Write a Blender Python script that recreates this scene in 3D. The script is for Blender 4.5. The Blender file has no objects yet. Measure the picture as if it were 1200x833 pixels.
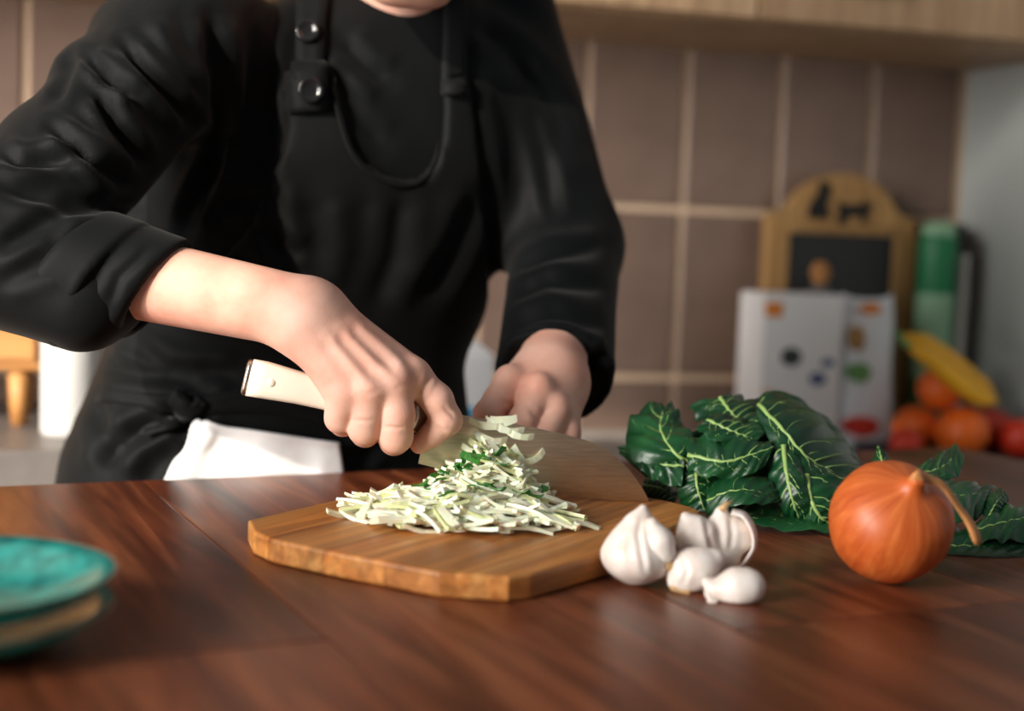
import bpy, bmesh, math, random
import numpy as np
from mathutils import Vector, Matrix
rnd = random.Random(7)
np.random.seed(3)
scene = bpy.context.scene
col = scene.collection

# ------------------------------------------------------------------ camera
F = 1667.0                 # focal length in pixels of a 1200x833 frame
ZT = 0.90                  # table top height
CH = 0.22                  # camera height above the table
ZC = ZT + CH
_p, _r = math.radians(4.9), 0.038
FW = np.array([0, math.cos(_p), -math.sin(_p)])
R0 = np.array([1.0, 0, 0]); U0 = np.cross(R0, FW)
RT = R0 * math.cos(_r) + U0 * math.sin(_r)
UP = U0 * math.cos(_r) - R0 * math.sin(_r)
CAM = np.array([0, 0, ZC])
cd = bpy.data.cameras.new('camera'); cam = bpy.data.objects.new('camera', cd); col.objects.link(cam)
m = Matrix.Identity(4)
for i in range(3):
    m[i][0] = RT[i]; m[i][1] = UP[i]; m[i][2] = -FW[i]; m[i][3] = CAM[i]
cam.matrix_world = m
cd.sensor_width = 36; cd.lens = F * 36 / 1200; cd.clip_start = 0.02
cd.dof.use_dof = True; cd.dof.focus_distance = 1.04; cd.dof.aperture_fstop = 2.6; cd.dof.aperture_blades = 0
scene.camera = cam

def ray(x, y): return FW + RT * (x - 600) / F - UP * (y - 416.5) / F
def onz(x, y, z=ZT):
    d = ray(x, y); return CAM + d * ((z - CAM[2]) / d[2])
def P(x, y, Y):
    d = ray(x, y); return CAM + d * (Y / d[1])
def proj(v):
    d = np.asarray(v) - CAM; z = d @ FW
    return 600 + F * (d @ RT) / z, 416.5 - F * (d @ UP) / z

# ------------------------------------------------------------------ world, sun, window light, exposure
w = bpy.data.worlds.new('world'); scene.world = w; w.use_nodes = True
bg = w.node_tree.nodes['Background']; bg.inputs[0].default_value = (0.86, 0.93, 1.0, 1); bg.inputs[1].default_value = 0.21
def lamp(name, kind, loc, target, energy, color, **kw):
    ld = bpy.data.lights.new(name, kind); ld.energy = energy; ld.color = color
    for k, v in kw.items(): setattr(ld, k, v)
    o = bpy.data.objects.new(name, ld); col.objects.link(o); o.location = loc
    o.rotation_euler = (Vector(target) - Vector(loc)).to_track_quat('-Z', 'Y').to_euler()
    return o
SUN = Vector((0.56, 0.77, -0.43))
lamp('sun_offscreen', 'SUN', Vector((0, 0, 2)) - SUN * 3, (0, 0, 2), 3.4, (1.0, 0.88, 0.72), angle=math.radians(1.0))
# daylight entering through the window opening of the added front wall: it fills that opening, in its plane
lamp('window_front_left_offscreen', 'AREA', (-2.435, -0.865, 1.75), (-2.435, 1.0, 1.75), 230, (1.0, 0.955, 0.90), shape='RECTANGLE', size=1.70, size_y=1.68)
vs = scene.view_settings
vs.view_transform = 'Standard'; vs.look = 'None'; vs.gamma = 1; vs.use_curve_mapping = False; vs.exposure = 0.22

# ------------------------------------------------------------------ materials
def srgb(r, g, b):
    f = lambda c: (c / 255) / 12.92 if c / 255 <= .04045 else ((c / 255 + .055) / 1.055) ** 2.4
    return (f(r), f(g), f(b), 1)
class NT:
    def __init__(s, name):
        s.m = bpy.data.materials.new(name); s.m.use_nodes = True
        s.t = s.m.node_tree; s.b = s.t.nodes['Principled BSDF']; s.out = s.t.nodes['Material Output']
    def n(s, typ, **kw):
        nd = s.t.nodes.new(typ)
        for k, v in kw.items():
            if k.startswith('i_'):
                key = k[2:].replace('_', ' '); nd.inputs[key].default_value = v
            else: setattr(nd, k, v)
        return nd
    def l(s, a, ao, b, bi): s.t.links.new(a.outputs[ao], b.inputs[bi])
    def set(s, **kw):
        for k, v in kw.items(): s.b.inputs[k.replace('_', ' ')].default_value = v
    def ramp(s, stops, src=None, so='Fac', interp='LINEAR'):
        r = s.n('ShaderNodeValToRGB'); e = r.color_ramp; e.interpolation = interp
        while len(e.elements) < len(stops): e.elements.new(0.5)
        for i, (p, c) in enumerate(stops):
            e.elements[i].position = p; e.elements[i].color = c if len(c) == 4 else (*c, 1)
        if src: s.l(src, so, r, 'Fac')
        return r
    def coords(s, scale=(1, 1, 1), rand=False, kind='Object'):
        tc = s.n('ShaderNodeTexCoord'); mp = s.n('ShaderNodeMapping'); mp.inputs['Scale'].default_value = scale
        s.l(tc, kind, mp, 'Vector')
        if rand:
            oi = s.n('ShaderNodeObjectInfo'); mm = s.n('ShaderNodeMath', operation='MULTIPLY'); mm.inputs[1].default_value = 37.0
            s.l(oi, 'Random', mm, 0); s.l(mm, 'Value', mp, 'Location')
        return mp
    def noise(s, mp, scale, detail=4, rough=.5, dist=0.0):
        n = s.n('ShaderNodeTexNoise'); n.inputs['Scale'].default_value = scale; n.inputs['Detail'].default_value = detail
        n.inputs['Roughness'].default_value = rough; n.inputs['Distortion'].default_value = dist
        s.l(mp, 'Vector', n, 'Vector'); return n
    def bump(s, node, out, strength, dist=.002):
        b = s.n('ShaderNodeBump'); b.inputs['Strength'].default_value = strength; b.inputs['Distance'].default_value = dist
        s.l(node, out, b, 'Height'); s.l(b, 'Normal', s.b, 'Normal'); return b
def mix(s, a, ao, b, bo, fac, mode='MIX'):
    mx = s.n('ShaderNodeMix', data_type='RGBA', blend_type=mode)
    if isinstance(fac, tuple): s.l(fac[0], fac[1], mx, 0)
    else: mx.inputs[0].default_value = fac
    s.t.links.new(a.outputs[ao], mx.inputs[6])
    if isinstance(b, tuple): mx.inputs[7].default_value = b
    else: s.t.links.new(b.outputs[bo], mx.inputs[7])
    return mx
def plain(name, c, rough=.6, nscale=8, namt=.12, bump=0, bscale=60, **kw):
    s = NT(name); mp = s.coords(); n = s.noise(mp, nscale)
    d = tuple(max(0, v * (1 - namt)) for v in c[:3]); u = tuple(min(1, v * (1 + namt)) for v in c[:3])
    r = s.ramp([(.3, d), (.7, u)], n); s.l(r, 'Color', s.b, 'Base Color'); s.set(Roughness=rough, **kw)
    if bump:
        n2 = s.noise(mp, bscale, 5); s.bump(n2, 'Fac', bump)
    return s.m
def wood(name, cols, along='y', fine=90, broad=9, stretch=.07, rough=.35, bump=.08, dist=1.2, coat=0.0, swirl=.6, streak=.62, spec=.5, vary=.12):
    s = NT(name); sc = [1, 1, 1]; sc['xyz'.index(along)] = stretch
    mp = s.coords(tuple(sc), rand=True)
    big = s.noise(mp, broad, 3, .5, swirl)
    wv = s.n('ShaderNodeTexNoise'); wv.inputs['Scale'].default_value = broad * 3.2; wv.inputs['Detail'].default_value = 6; wv.inputs['Distortion'].default_value = dist
    s.l(mp, 'Vector', wv, 'Vector')
    fn = s.noise(mp, fine, 6, .65)
    r1 = s.ramp([(.28, cols[0]), (.5, cols[1]), (.72, cols[2])], big)
    r2 = s.ramp([(.3, cols[0]), (.52, cols[1]), (.75, cols[2])], wv)
    mx = mix(s, r1, 'Color', r2, 'Color', .55)
    r3 = s.ramp([(.34, (streak, streak * .94, streak * .90)), (.60, (1, 1, 1))], fn)
    m2 = mix(s, mx, 2, r3, 'Color', .8, 'MULTIPLY'); s.b.inputs['Specular IOR Level'].default_value = spec
    oi = s.n('ShaderNodeObjectInfo'); vr = s.n('ShaderNodeMapRange'); vr.inputs['To Min'].default_value = 1 - vary; vr.inputs['To Max'].default_value = 1 + vary
    s.l(oi, 'Random', vr, 'Value'); hs = s.n('ShaderNodeHueSaturation'); s.l(vr, 'Result', hs, 'Value'); s.t.links.new(m2.outputs[2], hs.inputs['Color']); s.l(hs, 'Color', s.b, 'Base Color')
    rr = s.n('ShaderNodeMapRange'); rr.inputs['To Min'].default_value = rough - .06; rr.inputs['To Max'].default_value = rough + .10
    s.l(fn, 'Fac', rr, 'Value'); s.l(rr, 'Result', s.b, 'Roughness')
    s.bump(fn, 'Fac', bump, .0015)
    if coat: s.set(Coat_Weight=coat, Coat_Roughness=.22)
    return s.m
M = {}
M['walnut'] = wood('walnut_oiled', [srgb(52, 24, 14), srgb(122, 62, 37), srgb(176, 108, 70)], 'y', rough=.34, stretch=.075, swirl=1.5, dist=2.2, fine=60, streak=.40, spec=.30, vary=.26)
M['walnut_dark'] = wood('walnut_underframe', [srgb(40, 20, 13), srgb(70, 36, 22), srgb(90, 50, 32)], 'x', rough=.5)
M['acacia'] = wood('acacia_board', [srgb(136, 72, 28), srgb(206, 132, 62), srgb(236, 180, 106)], 'y', rough=.42, broad=16, stretch=.05, fine=110, streak=.45)
M['pine'] = wood('pine_light', [srgb(170, 112, 60), srgb(196, 138, 78), srgb(214, 160, 100)], 'x', rough=.5)
M['cab_wood'] = wood('cabinet_veneer', [srgb(160, 126, 94), srgb(184, 150, 116), srgb(204, 172, 138)], 'z', rough=.5)
M['frame_wood'] = wood('plywood_tan', [srgb(150, 112, 66), srgb(172, 132, 82), srgb(186, 148, 96)], 'z', rough=.6)
M['tile'] = plain('tile_brown', srgb(122, 100, 88), .38, 14, .10)
M['grout'] = plain('grout_beige', srgb(214, 186, 158), .85, 30, .08)
M['plaster'] = plain('plaster_grey', srgb(186, 192, 190), .8, 5, .04, .05)
M['floor'] = plain('floor_grey', srgb(120, 116, 112), .6, 3, .1)
M['counter'] = plain('counter_grey', srgb(190, 188, 184), .35, 40, .06)
M['slab'] = plain('slab_grey', srgb(112, 106, 102), .45, 40, .12)
M['white'] = plain('ceramic_white', srgb(204, 203, 200), .35, 4, .02)
M['carton'] = plain('carton_white', srgb(246, 245, 246), .6, 6, .03)
M['bag'] = plain('bag_pale', srgb(232, 236, 242), .45, 8, .06)
M['p_orange'] = plain('print_orange', srgb(238, 142, 50), .6)
M['p_dark'] = plain('print_dark', srgb(58, 66, 70), .6)
M['p_blue'] = plain('print_blue', srgb(92, 110, 150), .6)
M['p_green'] = plain('print_green', srgb(108, 160, 96), .6)
M['p_red'] = plain('print_red', srgb(222, 62, 48), .6)
M['p_peach'] = plain('print_peach', srgb(236, 190, 168), .6)
M['p_sky'] = plain('print_sky', srgb(80, 175, 220), .6)
M['black_panel'] = plain('slate_black', srgb(16, 18, 22), .35)
M['black_paint'] = plain('black_paint', srgb(20, 19, 18), .6)
M['green_can'] = plain('can_green', srgb(36, 132, 86), .4)
M['green_pale'] = plain('can_pale_green', srgb(150, 196, 160), .4)
M['steel'] = plain('steel', (.62, .60, .56, 1), .25, 20, .04, Metallic=1.0)
M['orange'] = plain('orange_peel', srgb(240, 108, 26), .42, 10, .12, .25, 180)
M['red_fruit'] = plain('red_peel', srgb(206, 52, 26), .4, 10, .15)
M['banana'] = plain('banana_peel', srgb(232, 172, 34), .45, 12, .12)
M['tray'] = plain('tray_navy', srgb(30, 40, 56), .4)
M['rubber'] = plain('shoe_black', srgb(24, 24, 24), .6)
M['hair'] = plain('hair_dark', srgb(42, 28, 20), .45, 60, .3)
M['eye'] = plain('eye_white', srgb(230, 225, 220), .2)
M['iris'] = plain('iris_brown', srgb(60, 38, 24), .2)
def blade_mat():
    s = NT('blade_steel'); mp = s.coords((1, 1, 14)); n = s.noise(mp, 60, 5)
    r = s.ramp([(.3, (.62, .56, .45)), (.7, (.80, .74, .61))], n); s.l(r, 'Color', s.b, 'Base Color')
    s.set(Metallic=1.0, Roughness=.30); s.bump(n, 'Fac', .08, .0005); return s.m
M['blade'] = blade_mat()
M['handle'] = plain('handle_cream', srgb(236, 226, 208), .3, 12, .03)
def cloth_mat(name, c, rough=.75, sheen=.25, weave=900, bump=.15):
    s = NT(name); mp = s.coords(); n = s.noise(mp, weave, 2); n2 = s.noise(mp, 12, 4)
    d = tuple(v * .75 for v in c[:3]); u = tuple(v * 1.3 for v in c[:3])
    r = s.ramp([(.3, d), (.7, u)], n2); s.l(r, 'Color', s.b, 'Base Color')
    s.set(Roughness=rough, Sheen_Weight=sheen, Sheen_Roughness=.45); s.b.inputs['Specular IOR Level'].default_value = .12 if c[0] < .1 else .3; s.bump(n, 'Fac', bump, .0006); return s.m
M['shirt'] = cloth_mat('cotton_black', (.0026, .0033, .0039, 1), .66, .05)
M['apron'] = cloth_mat('twill_black', (.0030, .0036, .0040, 1), .68, .04)
M['trousers'] = cloth_mat('denim_black', (.005, .006, .007, 1), .8, .04)
M['towel'] = cloth_mat('towel_white', (.86, .87, .87, 1), .9, .3, 500, .4)
M['button'] = plain('button_black', (.008, .008, .009, 1), .12)
def skin_mat():
    s = NT('skin'); mp = s.coords(); n = s.noise(mp, 26, 4); n2 = s.noise(mp, 330, 5, .65)
    r = s.ramp([(.32, srgb(216, 154, 134)), (.52, srgb(225, 174, 154)), (.72, srgb(230, 186, 168))], n)
    s.l(r, 'Color', s.b, 'Base Color')
    s.b.inputs['Specular IOR Level'].default_value = .3; s.set(Roughness=.55, Subsurface_Weight=.12, Subsurface_Scale=.008); s.b.inputs['Subsurface Radius'].default_value = (1, .35, .2)
    s.bump(n2, 'Fac', .30, .0008); return s.m
M['skin'] = skin_mat()
M['nail'] = plain('nail_pink', srgb(236, 184, 168), .25)
def leaf_mat():
    s = NT('chard_leaf'); mp = s.coords(rand=True); n = s.noise(mp, 22, 4); n2 = s.noise(mp, 130, 4)
    r = s.ramp([(.3, srgb(8, 44, 24)), (.55, srgb(16, 68, 34)), (.78, srgb(36, 96, 46))], n)
    s.l(r, 'Color', s.b, 'Base Color'); s.set(Roughness=.36); s.bump(n2, 'Fac', .35, .002); return s.m
M['leaf'] = leaf_mat()
M['vein'] = plain('leaf_vein', srgb(150, 182, 104), .4)
M['vein_soft'] = plain('leaf_vein_fine', srgb(104, 148, 80), .4)
M['strip'] = plain('strip_pale', srgb(248, 244, 216), .34, 30, .05, Subsurface_Weight=.35, Subsurface_Scale=.006)
M['strip_g'] = plain('strip_green_tint', srgb(216, 222, 164), .38, 60, .12)
M['strip_d'] = plain('strip_dark_green', srgb(46, 112, 30), .4, 60, .25)
def garlic_mat():
    s = NT('garlic_skin'); mp = s.coords((1, 1, .35)); n = s.noise(mp, 60, 4); n2 = s.noise(s.coords(rand=True), 34, 3)
    r = s.ramp([(.3, srgb(222, 204, 192)), (.55, srgb(240, 230, 222)), (.75, srgb(248, 242, 236))], n)
    r2 = s.ramp([(.62, (1, 1, 1)), (.78, srgb(222, 190, 150))], n2)
    mx = mix(s, r, 'Color', r2, 'Color', .9, 'MULTIPLY'); s.t.links.new(mx.outputs[2], s.b.inputs['Base Color'])
    s.set(Roughness=.42, Subsurface_Weight=.1, Subsurface_Scale=.005); s.bump(n, 'Fac', .2, .001); return s.m
M['garlic'] = garlic_mat()
M['garlic_tan'] = plain('garlic_base_tan', srgb(206, 168, 118), .6, 60, .2)
def onion_mat():
    s = NT('onion_skin'); tc = s.n('ShaderNodeTexCoord'); sp = s.n('ShaderNodeSeparateXYZ'); s.l(tc, 'Object', sp, 'Vector')
    at = s.n('ShaderNodeMath', operation='ARCTAN2'); s.l(sp, 'Y', at, 0); s.l(sp, 'X', at, 1)
    cb = s.n('ShaderNodeCombineXYZ'); s.l(at, 'Value', cb, 'X'); mz = s.n('ShaderNodeMath', operation='MULTIPLY'); mz.inputs[1].default_value = 5
    s.l(sp, 'Z', mz, 0); s.l(mz, 'Value', cb, 'Y')
    n = s.noise(cb, 9, 5, .6, .3); nb = s.noise(cb, 2.2, 3)
    r = s.ramp([(.3, srgb(186, 84, 34)), (.52, srgb(208, 104, 46)), (.75, srgb(222, 130, 68))], n)
    r2 = s.ramp([(.3, srgb(214, 176, 150)), (.6, (1, 1, 1))], nb)
    mx = mix(s, r, 'Color', r2, 'Color', .6, 'MULTIPLY'); s.t.links.new(mx.outputs[2], s.b.inputs['Base Color'])
    s.set(Roughness=.44); s.bump(n, 'Fac', .06, .001); return s.m
M['onion'] = onion_mat()
M['onion_dry'] = plain('onion_dry_stem', srgb(204, 140, 84), .6, 80, .25, .3, 200)
def teal_mat():
    s = NT('teal_glaze'); mp = s.coords(); n = s.noise(mp, 70, 5)
    r = s.ramp([(.35, srgb(22, 120, 116)), (.6, srgb(48, 168, 158))], n); s.l(r, 'Color', s.b, 'Base Color')
    s.set(Roughness=.22); s.bump(n, 'Fac', .15, .001); return s.m
M['teal'] = teal_mat()
M['clay'] = plain('bare_clay_rim', srgb(122, 98, 76), .6, 60, .2)

# ------------------------------------------------------------------ object helpers
def tag(o, label=None, cat=None, group=None, kind=None):
    if label: o['label'] = label
    if cat: o['category'] = cat
    if group: o['group'] = group
    if kind: o['kind'] = kind
    return o
def empty(name, loc=(0, 0, 0), rz=0.0, **kw):
    o = bpy.data.objects.new(name, None); col.objects.link(o); o.location = loc; o.rotation_euler = (0, 0, rz)
    o.empty_display_size = .02
    return tag(o, **kw)
def link(name, me, mat, parent=None, loc=None, rot=None, smooth=True):
    if mat is not None:
        me.materials.clear(); me.materials.append(mat)
    if smooth: me.polygons.foreach_set('use_smooth', [True] * len(me.polygons))
    o = bpy.data.objects.new(name, me); col.objects.link(o)
    if parent: o.parent = parent
    if loc is not None: o.location = loc
    if rot is not None: o.rotation_euler = rot
    return o
def mesh(name, verts, faces):
    me = bpy.data.meshes.new(name)
    me.from_pydata([tuple(map(float, v)) for v in verts], [], [tuple(int(i) for i in f) for f in faces]); me.validate(); me.update(); return me
def bm_mesh(name, bm):
    me = bpy.data.meshes.new(name); bm.to_mesh(me); bm.free(); return me
def box_bm(lo, hi, bev=0.0, seg=2):
    bm = bmesh.new(); bmesh.ops.create_cube(bm, size=1)
    lo = Vector(lo); hi = Vector(hi)
    for v in bm.verts: v.co = Vector([lo[i] + (v.co[i] + .5) * (hi[i] - lo[i]) for i in range(3)])
    if bev: bmesh.ops.bevel(bm, geom=list(bm.edges), offset=bev, segments=seg, affect='EDGES', profile=.6)
    return bm
def box(name, lo, hi, mat, parent=None, bev=0.002, **kw):
    o = link(name, bm_mesh(name, box_bm(lo, hi, bev)), mat, parent, smooth=False, **kw)
    return o
def lathe(prof, n=48, cap=True, lobes=None):
    """prof: list of (r,z). lobes(theta,t)->radius factor"""
    vs, fs = [], []
    for k, (r, z) in enumerate(prof):
        t = k / (len(prof) - 1)
        for i in range(n):
            a = 2 * math.pi * i / n; f = lobes(a, t) if lobes else 1
            vs.append((r * f * math.cos(a), r * f * math.sin(a), z))
    for k in range(len(prof) - 1):
        for i in range(n):
            j = (i + 1) % n; fs.append((k * n + i, k * n + j, (k + 1) * n + j, (k + 1) * n + i))
    if cap:
        fs.append(tuple(reversed(range(n)))); fs.append(tuple(range((len(prof) - 1) * n, len(prof) * n)))
    return vs, fs
def catmull(pts, n):
    pts = [np.asarray(p, float) for p in pts]
    if len(pts) == 2: return [pts[0] + (pts[1] - pts[0]) * i / (n - 1) for i in range(n)]
    q = [2 * pts[0] - pts[1]] + pts + [2 * pts[-1] - pts[-2]]; out = []
    for i in range(n):
        u = i / (n - 1) * (len(pts) - 1); k = min(int(u), len(pts) - 2); t = u - k
        a, b, c, d = q[k:k + 4]
        out.append(.5 * (2 * b + (c - a) * t + (2 * a - 5 * b + 4 * c - d) * t * t + (3 * b - a - 3 * c + d) * t ** 3))
    return out
def tube(pts, radii, n=10, flat=1.0, closed_caps=True):
    pts = [np.asarray(p, float) for p in pts]; vs, fs = [], []
    if not hasattr(radii, '__len__'): radii = [radii] * len(pts)
    T = [pts[min(i + 1, len(pts) - 1)] - pts[max(i - 1, 0)] for i in range(len(pts))]
    T = [t / (np.linalg.norm(t) + 1e-12) for t in T]
    up = np.array([0, 0, 1.0]) if abs(T[0][2]) < .9 else np.array([1.0, 0, 0])
    nrm = np.cross(T[0], up); nrm /= np.linalg.norm(nrm)
    for i, p in enumerate(pts):
        nrm = nrm - T[i] * (nrm @ T[i]); nrm /= np.linalg.norm(nrm) + 1e-12; b = np.cross(T[i], nrm)
        for k in range(n):
            a = 2 * math.pi * k / n
            vs.append(p + radii[i] * (math.cos(a) * nrm + math.sin(a) * flat * b))
    for i in range(len(pts) - 1):
        for k in range(n):
            j = (k + 1) % n; fs.append((i * n + k, i * n + j, (i + 1) * n + j, (i + 1) * n + k))
    if closed_caps:
        fs.append(tuple(reversed(range(n)))); fs.append(tuple(range((len(pts) - 1) * n, len(pts) * n)))
    return vs, fs
def prism(poly, y0, y1):
    """poly in xz, extruded along y"""
    n = len(poly); vs = [(x, y0, z) for x, z in poly] + [(x, y1, z) for x, z in poly]
    fs = [tuple(range(n)), tuple(reversed(range(n, 2 * n)))] + [(i, i + n, (i + 1) % n + n, (i + 1) % n) for i in range(n)]
    return vs, fs
def join(parts):
    vs, fs = [], []
    for v, f in parts:
        o = len(vs); vs += [tuple(map(float, p)) for p in v]; fs += [tuple(int(i) + o for i in q) for q in f]
    return vs, fs
def wob(v, freq, seed, k=5):
    """smooth pseudo noise in [-1,1] at points v (N,3)"""
    r = np.random.RandomState(seed); s = 0
    for _ in range(k):
        d = r.normal(size=3); d /= np.linalg.norm(d)
        s = s + np.sin(v @ d * freq * r.uniform(.6, 1.6) + r.uniform(0, 6.28))
    return s / k

# ---- implicit surfaces
class Grid:
    def __init__(s, lo, hi, h):
        s.lo = np.array(lo, float); s.h = h
        n = np.ceil((np.array(hi) - s.lo) / h).astype(int) + 1
        ax = [(s.lo[i] + h * np.arange(n[i])).astype(np.float32) for i in range(3)]
        s.X = ax[0][:, None, None]; s.Y = ax[1][None, :, None]; s.Z = ax[2][None, None, :]; s.n = n
    def cone(s, a, b, ra, rb):
        a = np.asarray(a, np.float32); b = np.asarray(b, np.float32); d = b - a; L = float(d @ d) + 1e-12
        px, py, pz = s.X - a[0], s.Y - a[1], s.Z - a[2]
        t = np.clip((px * d[0] + py * d[1] + pz * d[2]) / np.float32(L), 0, 1)
        return np.sqrt((px - t * d[0]) ** 2 + (py - t * d[1]) ** 2 + (pz - t * d[2]) ** 2) - (np.float32(ra) + t * np.float32(rb - ra))
    def ell(s, c, r, axes=None):
        c = np.asarray(c, np.float32); px, py, pz = s.X - c[0], s.Y - c[1], s.Z - c[2]
        A = np.eye(3) if axes is None else np.asarray(axes)
        q = 0
        for i in range(3):
            q = q + ((px * np.float32(A[i][0]) + py * np.float32(A[i][1]) + pz * np.float32(A[i][2])) / np.float32(r[i])) ** 2
        return ((np.sqrt(q) - 1) * np.float32(min(r))).astype(np.float32)
def smin(a, b, k):
    h = np.maximum(k - np.abs(a - b), 0) / k
    return np.minimum(a, b) - h * h * np.float32(k * .25)
def smax(a, b, k): return -smin(-a, -b, k)
def surfnet(Fv, g):
    ins = Fv < 0
    c = [ins[i:ins.shape[0] - 1 + i, j:ins.shape[1] - 1 + j, k:ins.shape[2] - 1 + k] for i in (0, 1) for j in (0, 1) for k in (0, 1)]
    sm = sum(x.astype(np.int8) for x in c); act = (sm > 0) & (sm < 8)
    I = np.argwhere(act); idx = -np.ones(act.shape, np.int64); idx[act] = np.arange(len(I))
    acc = np.zeros((len(I), 3)); cnt = np.zeros(len(I))
    cor = [(i, j, k) for i in (0, 1) for j in (0, 1) for k in (0, 1)]
    val = [Fv[I[:, 0] + a, I[:, 1] + b, I[:, 2] + d].astype(float) for a, b, d in cor]
    for p in range(8):
        for q in range(p + 1, 8):
            A, B = np.array(cor[p]), np.array(cor[q])
            if np.abs(A - B).sum() != 1: continue
            mk = (val[p] < 0) != (val[q] < 0)
            t = val[p][mk] / (val[p][mk] - val[q][mk])
            acc[mk] += A + t[:, None] * (B - A); cnt[mk] += 1
    V = g.lo + (I + acc / cnt[:, None]) * g.h
    faces = []
    for ax in range(3):
        o = [a for a in range(3) if a != ax]
        sl0 = [slice(None)] * 3; sl1 = [slice(None)] * 3
        sl0[ax] = slice(0, -1); sl1[ax] = slice(1, None)
        A = ins[tuple(sl0)]; B = ins[tuple(sl1)]
        E = np.argwhere(A != B); ok = np.ones(len(E), bool)
        for a in o: ok &= (E[:, a] > 0) & (E[:, a] < act.shape[a])
        E = E[ok]
        if not len(E): continue
        def cell(d0, d1):
            q = E.copy(); q[:, o[0]] -= d0; q[:, o[1]] -= d1; return idx[q[:, 0], q[:, 1], q[:, 2]]
        Q = np.stack([cell(1, 1), cell(0, 1), cell(0, 0), cell(1, 0)], 1)
        flip = A[E[:, 0], E[:, 1], E[:, 2]]
        if ax == 1: flip = ~flip
        Q[~flip] = Q[~flip][:, ::-1]
        faces.append(Q)
    return V, np.concatenate(faces)
def vnormals(V, Fc):
    n = np.cross(V[Fc[:, 2]] - V[Fc[:, 0]], V[Fc[:, 3]] - V[Fc[:, 1]]); N = np.zeros_like(V)
    for k in range(4): np.add.at(N, Fc[:, k], n)
    return N / (np.linalg.norm(N, axis=1)[:, None] + 1e-12)
def relax(V, Fc, it=2, lam=.5):
    for _ in range(it):
        A = np.zeros_like(V); c = np.zeros(len(V))
        for k in range(4):
            for j in (1, 3):
                np.add.at(A, Fc[:, k], V[Fc[:, (k + j) % 4]]); np.add.at(c, Fc[:, k], 1)
        V = V + lam * (A / c[:, None] - V)
    return V
def np_mesh(name, V, Fc):
    me = bpy.data.meshes.new(name); me.vertices.add(len(V)); me.vertices.foreach_set('co', np.ascontiguousarray(V, np.float32).ravel())
    me.loops.add(Fc.size); me.loops.foreach_set('vertex_index', np.ascontiguousarray(Fc, np.int32).ravel())
    k = Fc.shape[1]; me.polygons.add(len(Fc)); me.polygons.foreach_set('loop_start', np.arange(0, Fc.size, k, dtype=np.int32))
    me.polygons.foreach_set('loop_total', np.full(len(Fc), k, np.int32)); me.update(calc_edges=True); me.validate(); return me
def pdist(x, y, poly):
    best = np.full(len(x), 1e9); side = np.zeros(len(x)); tt = np.zeros(len(x)); tot = 0
    segs = [(np.array(poly[i], float), np.array(poly[i + 1], float)) for i in range(len(poly) - 1)]
    Ls = [np.linalg.norm(b - a) for a, b in segs]; S = sum(Ls)
    for (a, b), L in zip(segs, Ls):
        d = (b - a) / L; px, py = x - a[0], y - a[1]
        t = np.clip(px * d[0] + py * d[1], 0, L); ex, ey = px - t * d[0], py - t * d[1]
        r = np.hypot(ex, ey); mk = r < best
        best[mk] = r[mk]; tt[mk] = (tot + t[mk]) / S; side[mk] = np.sign(d[0] * ey - d[1] * ex)[mk]; tot += L
    return best, tt, side
def folds(V, Fc, lines):
    """press traced crease lines into camera-side cloth as real relief. line = (polyline px, depth m, width px)"""
    N = vnormals(V, Fc); x, y = proj(V); view = (CAM - V); view /= np.linalg.norm(view, axis=1)[:, None]
    fr = np.clip((N * view).sum(1) * 2.2 + .1, 0, 1); D = np.zeros(len(V))
    for poly, amp, wd in lines:
        r, t, s = pdist(x, y, poly)
        tap = np.clip(np.minimum(t, 1 - t) * 5 + .25, 0, 1)
        D += tap * amp * (-np.exp(-(r / wd) ** 2) + .75 * np.exp(-((r - 2.1 * wd) / (1.2 * wd)) ** 2))
    return V + N * (D * fr)[:, None]

# ------------------------------------------------------------------ the room
WY = math.radians(16); W0 = np.array([.14, 2.2]); wu = np.array([math.cos(WY), math.sin(WY)]); wn = np.array([math.sin(WY), -math.cos(WY)])
ZK = ZC - .30        # counter height
def wall_hit(x, y):
    d = ray(x, y); nd = wn
    t = ((W0 - CAM[:2]) @ nd) / (d[:2] @ nd); p = CAM + d * t
    return (p[:2] - W0) @ wu, p[2]
wall = empty('wall_back', (W0[0], W0[1], 0), WY, kind='structure')      # local x along wall, local -y into the room
s_edge = wall_hit(1127, 200)[0]
box('plaster_bed', (-2.2, 0, 0), (s_edge + .02, .12, 2.4), M['grout'], wall, 0)
s0 = wall_hit(797, 238)[0]; z0 = ZC + .047; tw, th, gr = .1615, .263, .0115
tile_me = bm_mesh('tile', box_bm((gr / 2, -.006, gr / 2), (tw - gr / 2, .004, th - gr / 2), .0015, 1))
tile_me.materials.append(M['tile'])
for i in range(-12, 6):
    for j in range(-2, 3):
        xx = s0 + i * tw
        if xx > s_edge - .02: continue
        zz = z0 + j * th
        me = tile_me
        if xx + tw > s_edge:
            me = bm_mesh('tile', box_bm((gr / 2, -.006, gr / 2), (s_edge - xx, .004, th - gr / 2), .0015, 1)); me.materials.append(M['tile'])
        o = bpy.data.objects.new('tile', me); col.objects.link(o); o.parent = wall; o.location = (xx, 0, zz)
wr = box('wall_right', (s_edge, -1.3, 0), (s_edge + .12, .12, ZC + .292), M['plaster'], None, 0, loc=(W0[0], W0[1], 0), rot=(0, 0, WY)); tag(wr, kind='structure')
WX = -1.57; wf = empty('wall_front_sunblock', (0, -.87, 0), kind='structure')         # unseen wall added behind the camera to block the sun outside its window
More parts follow.
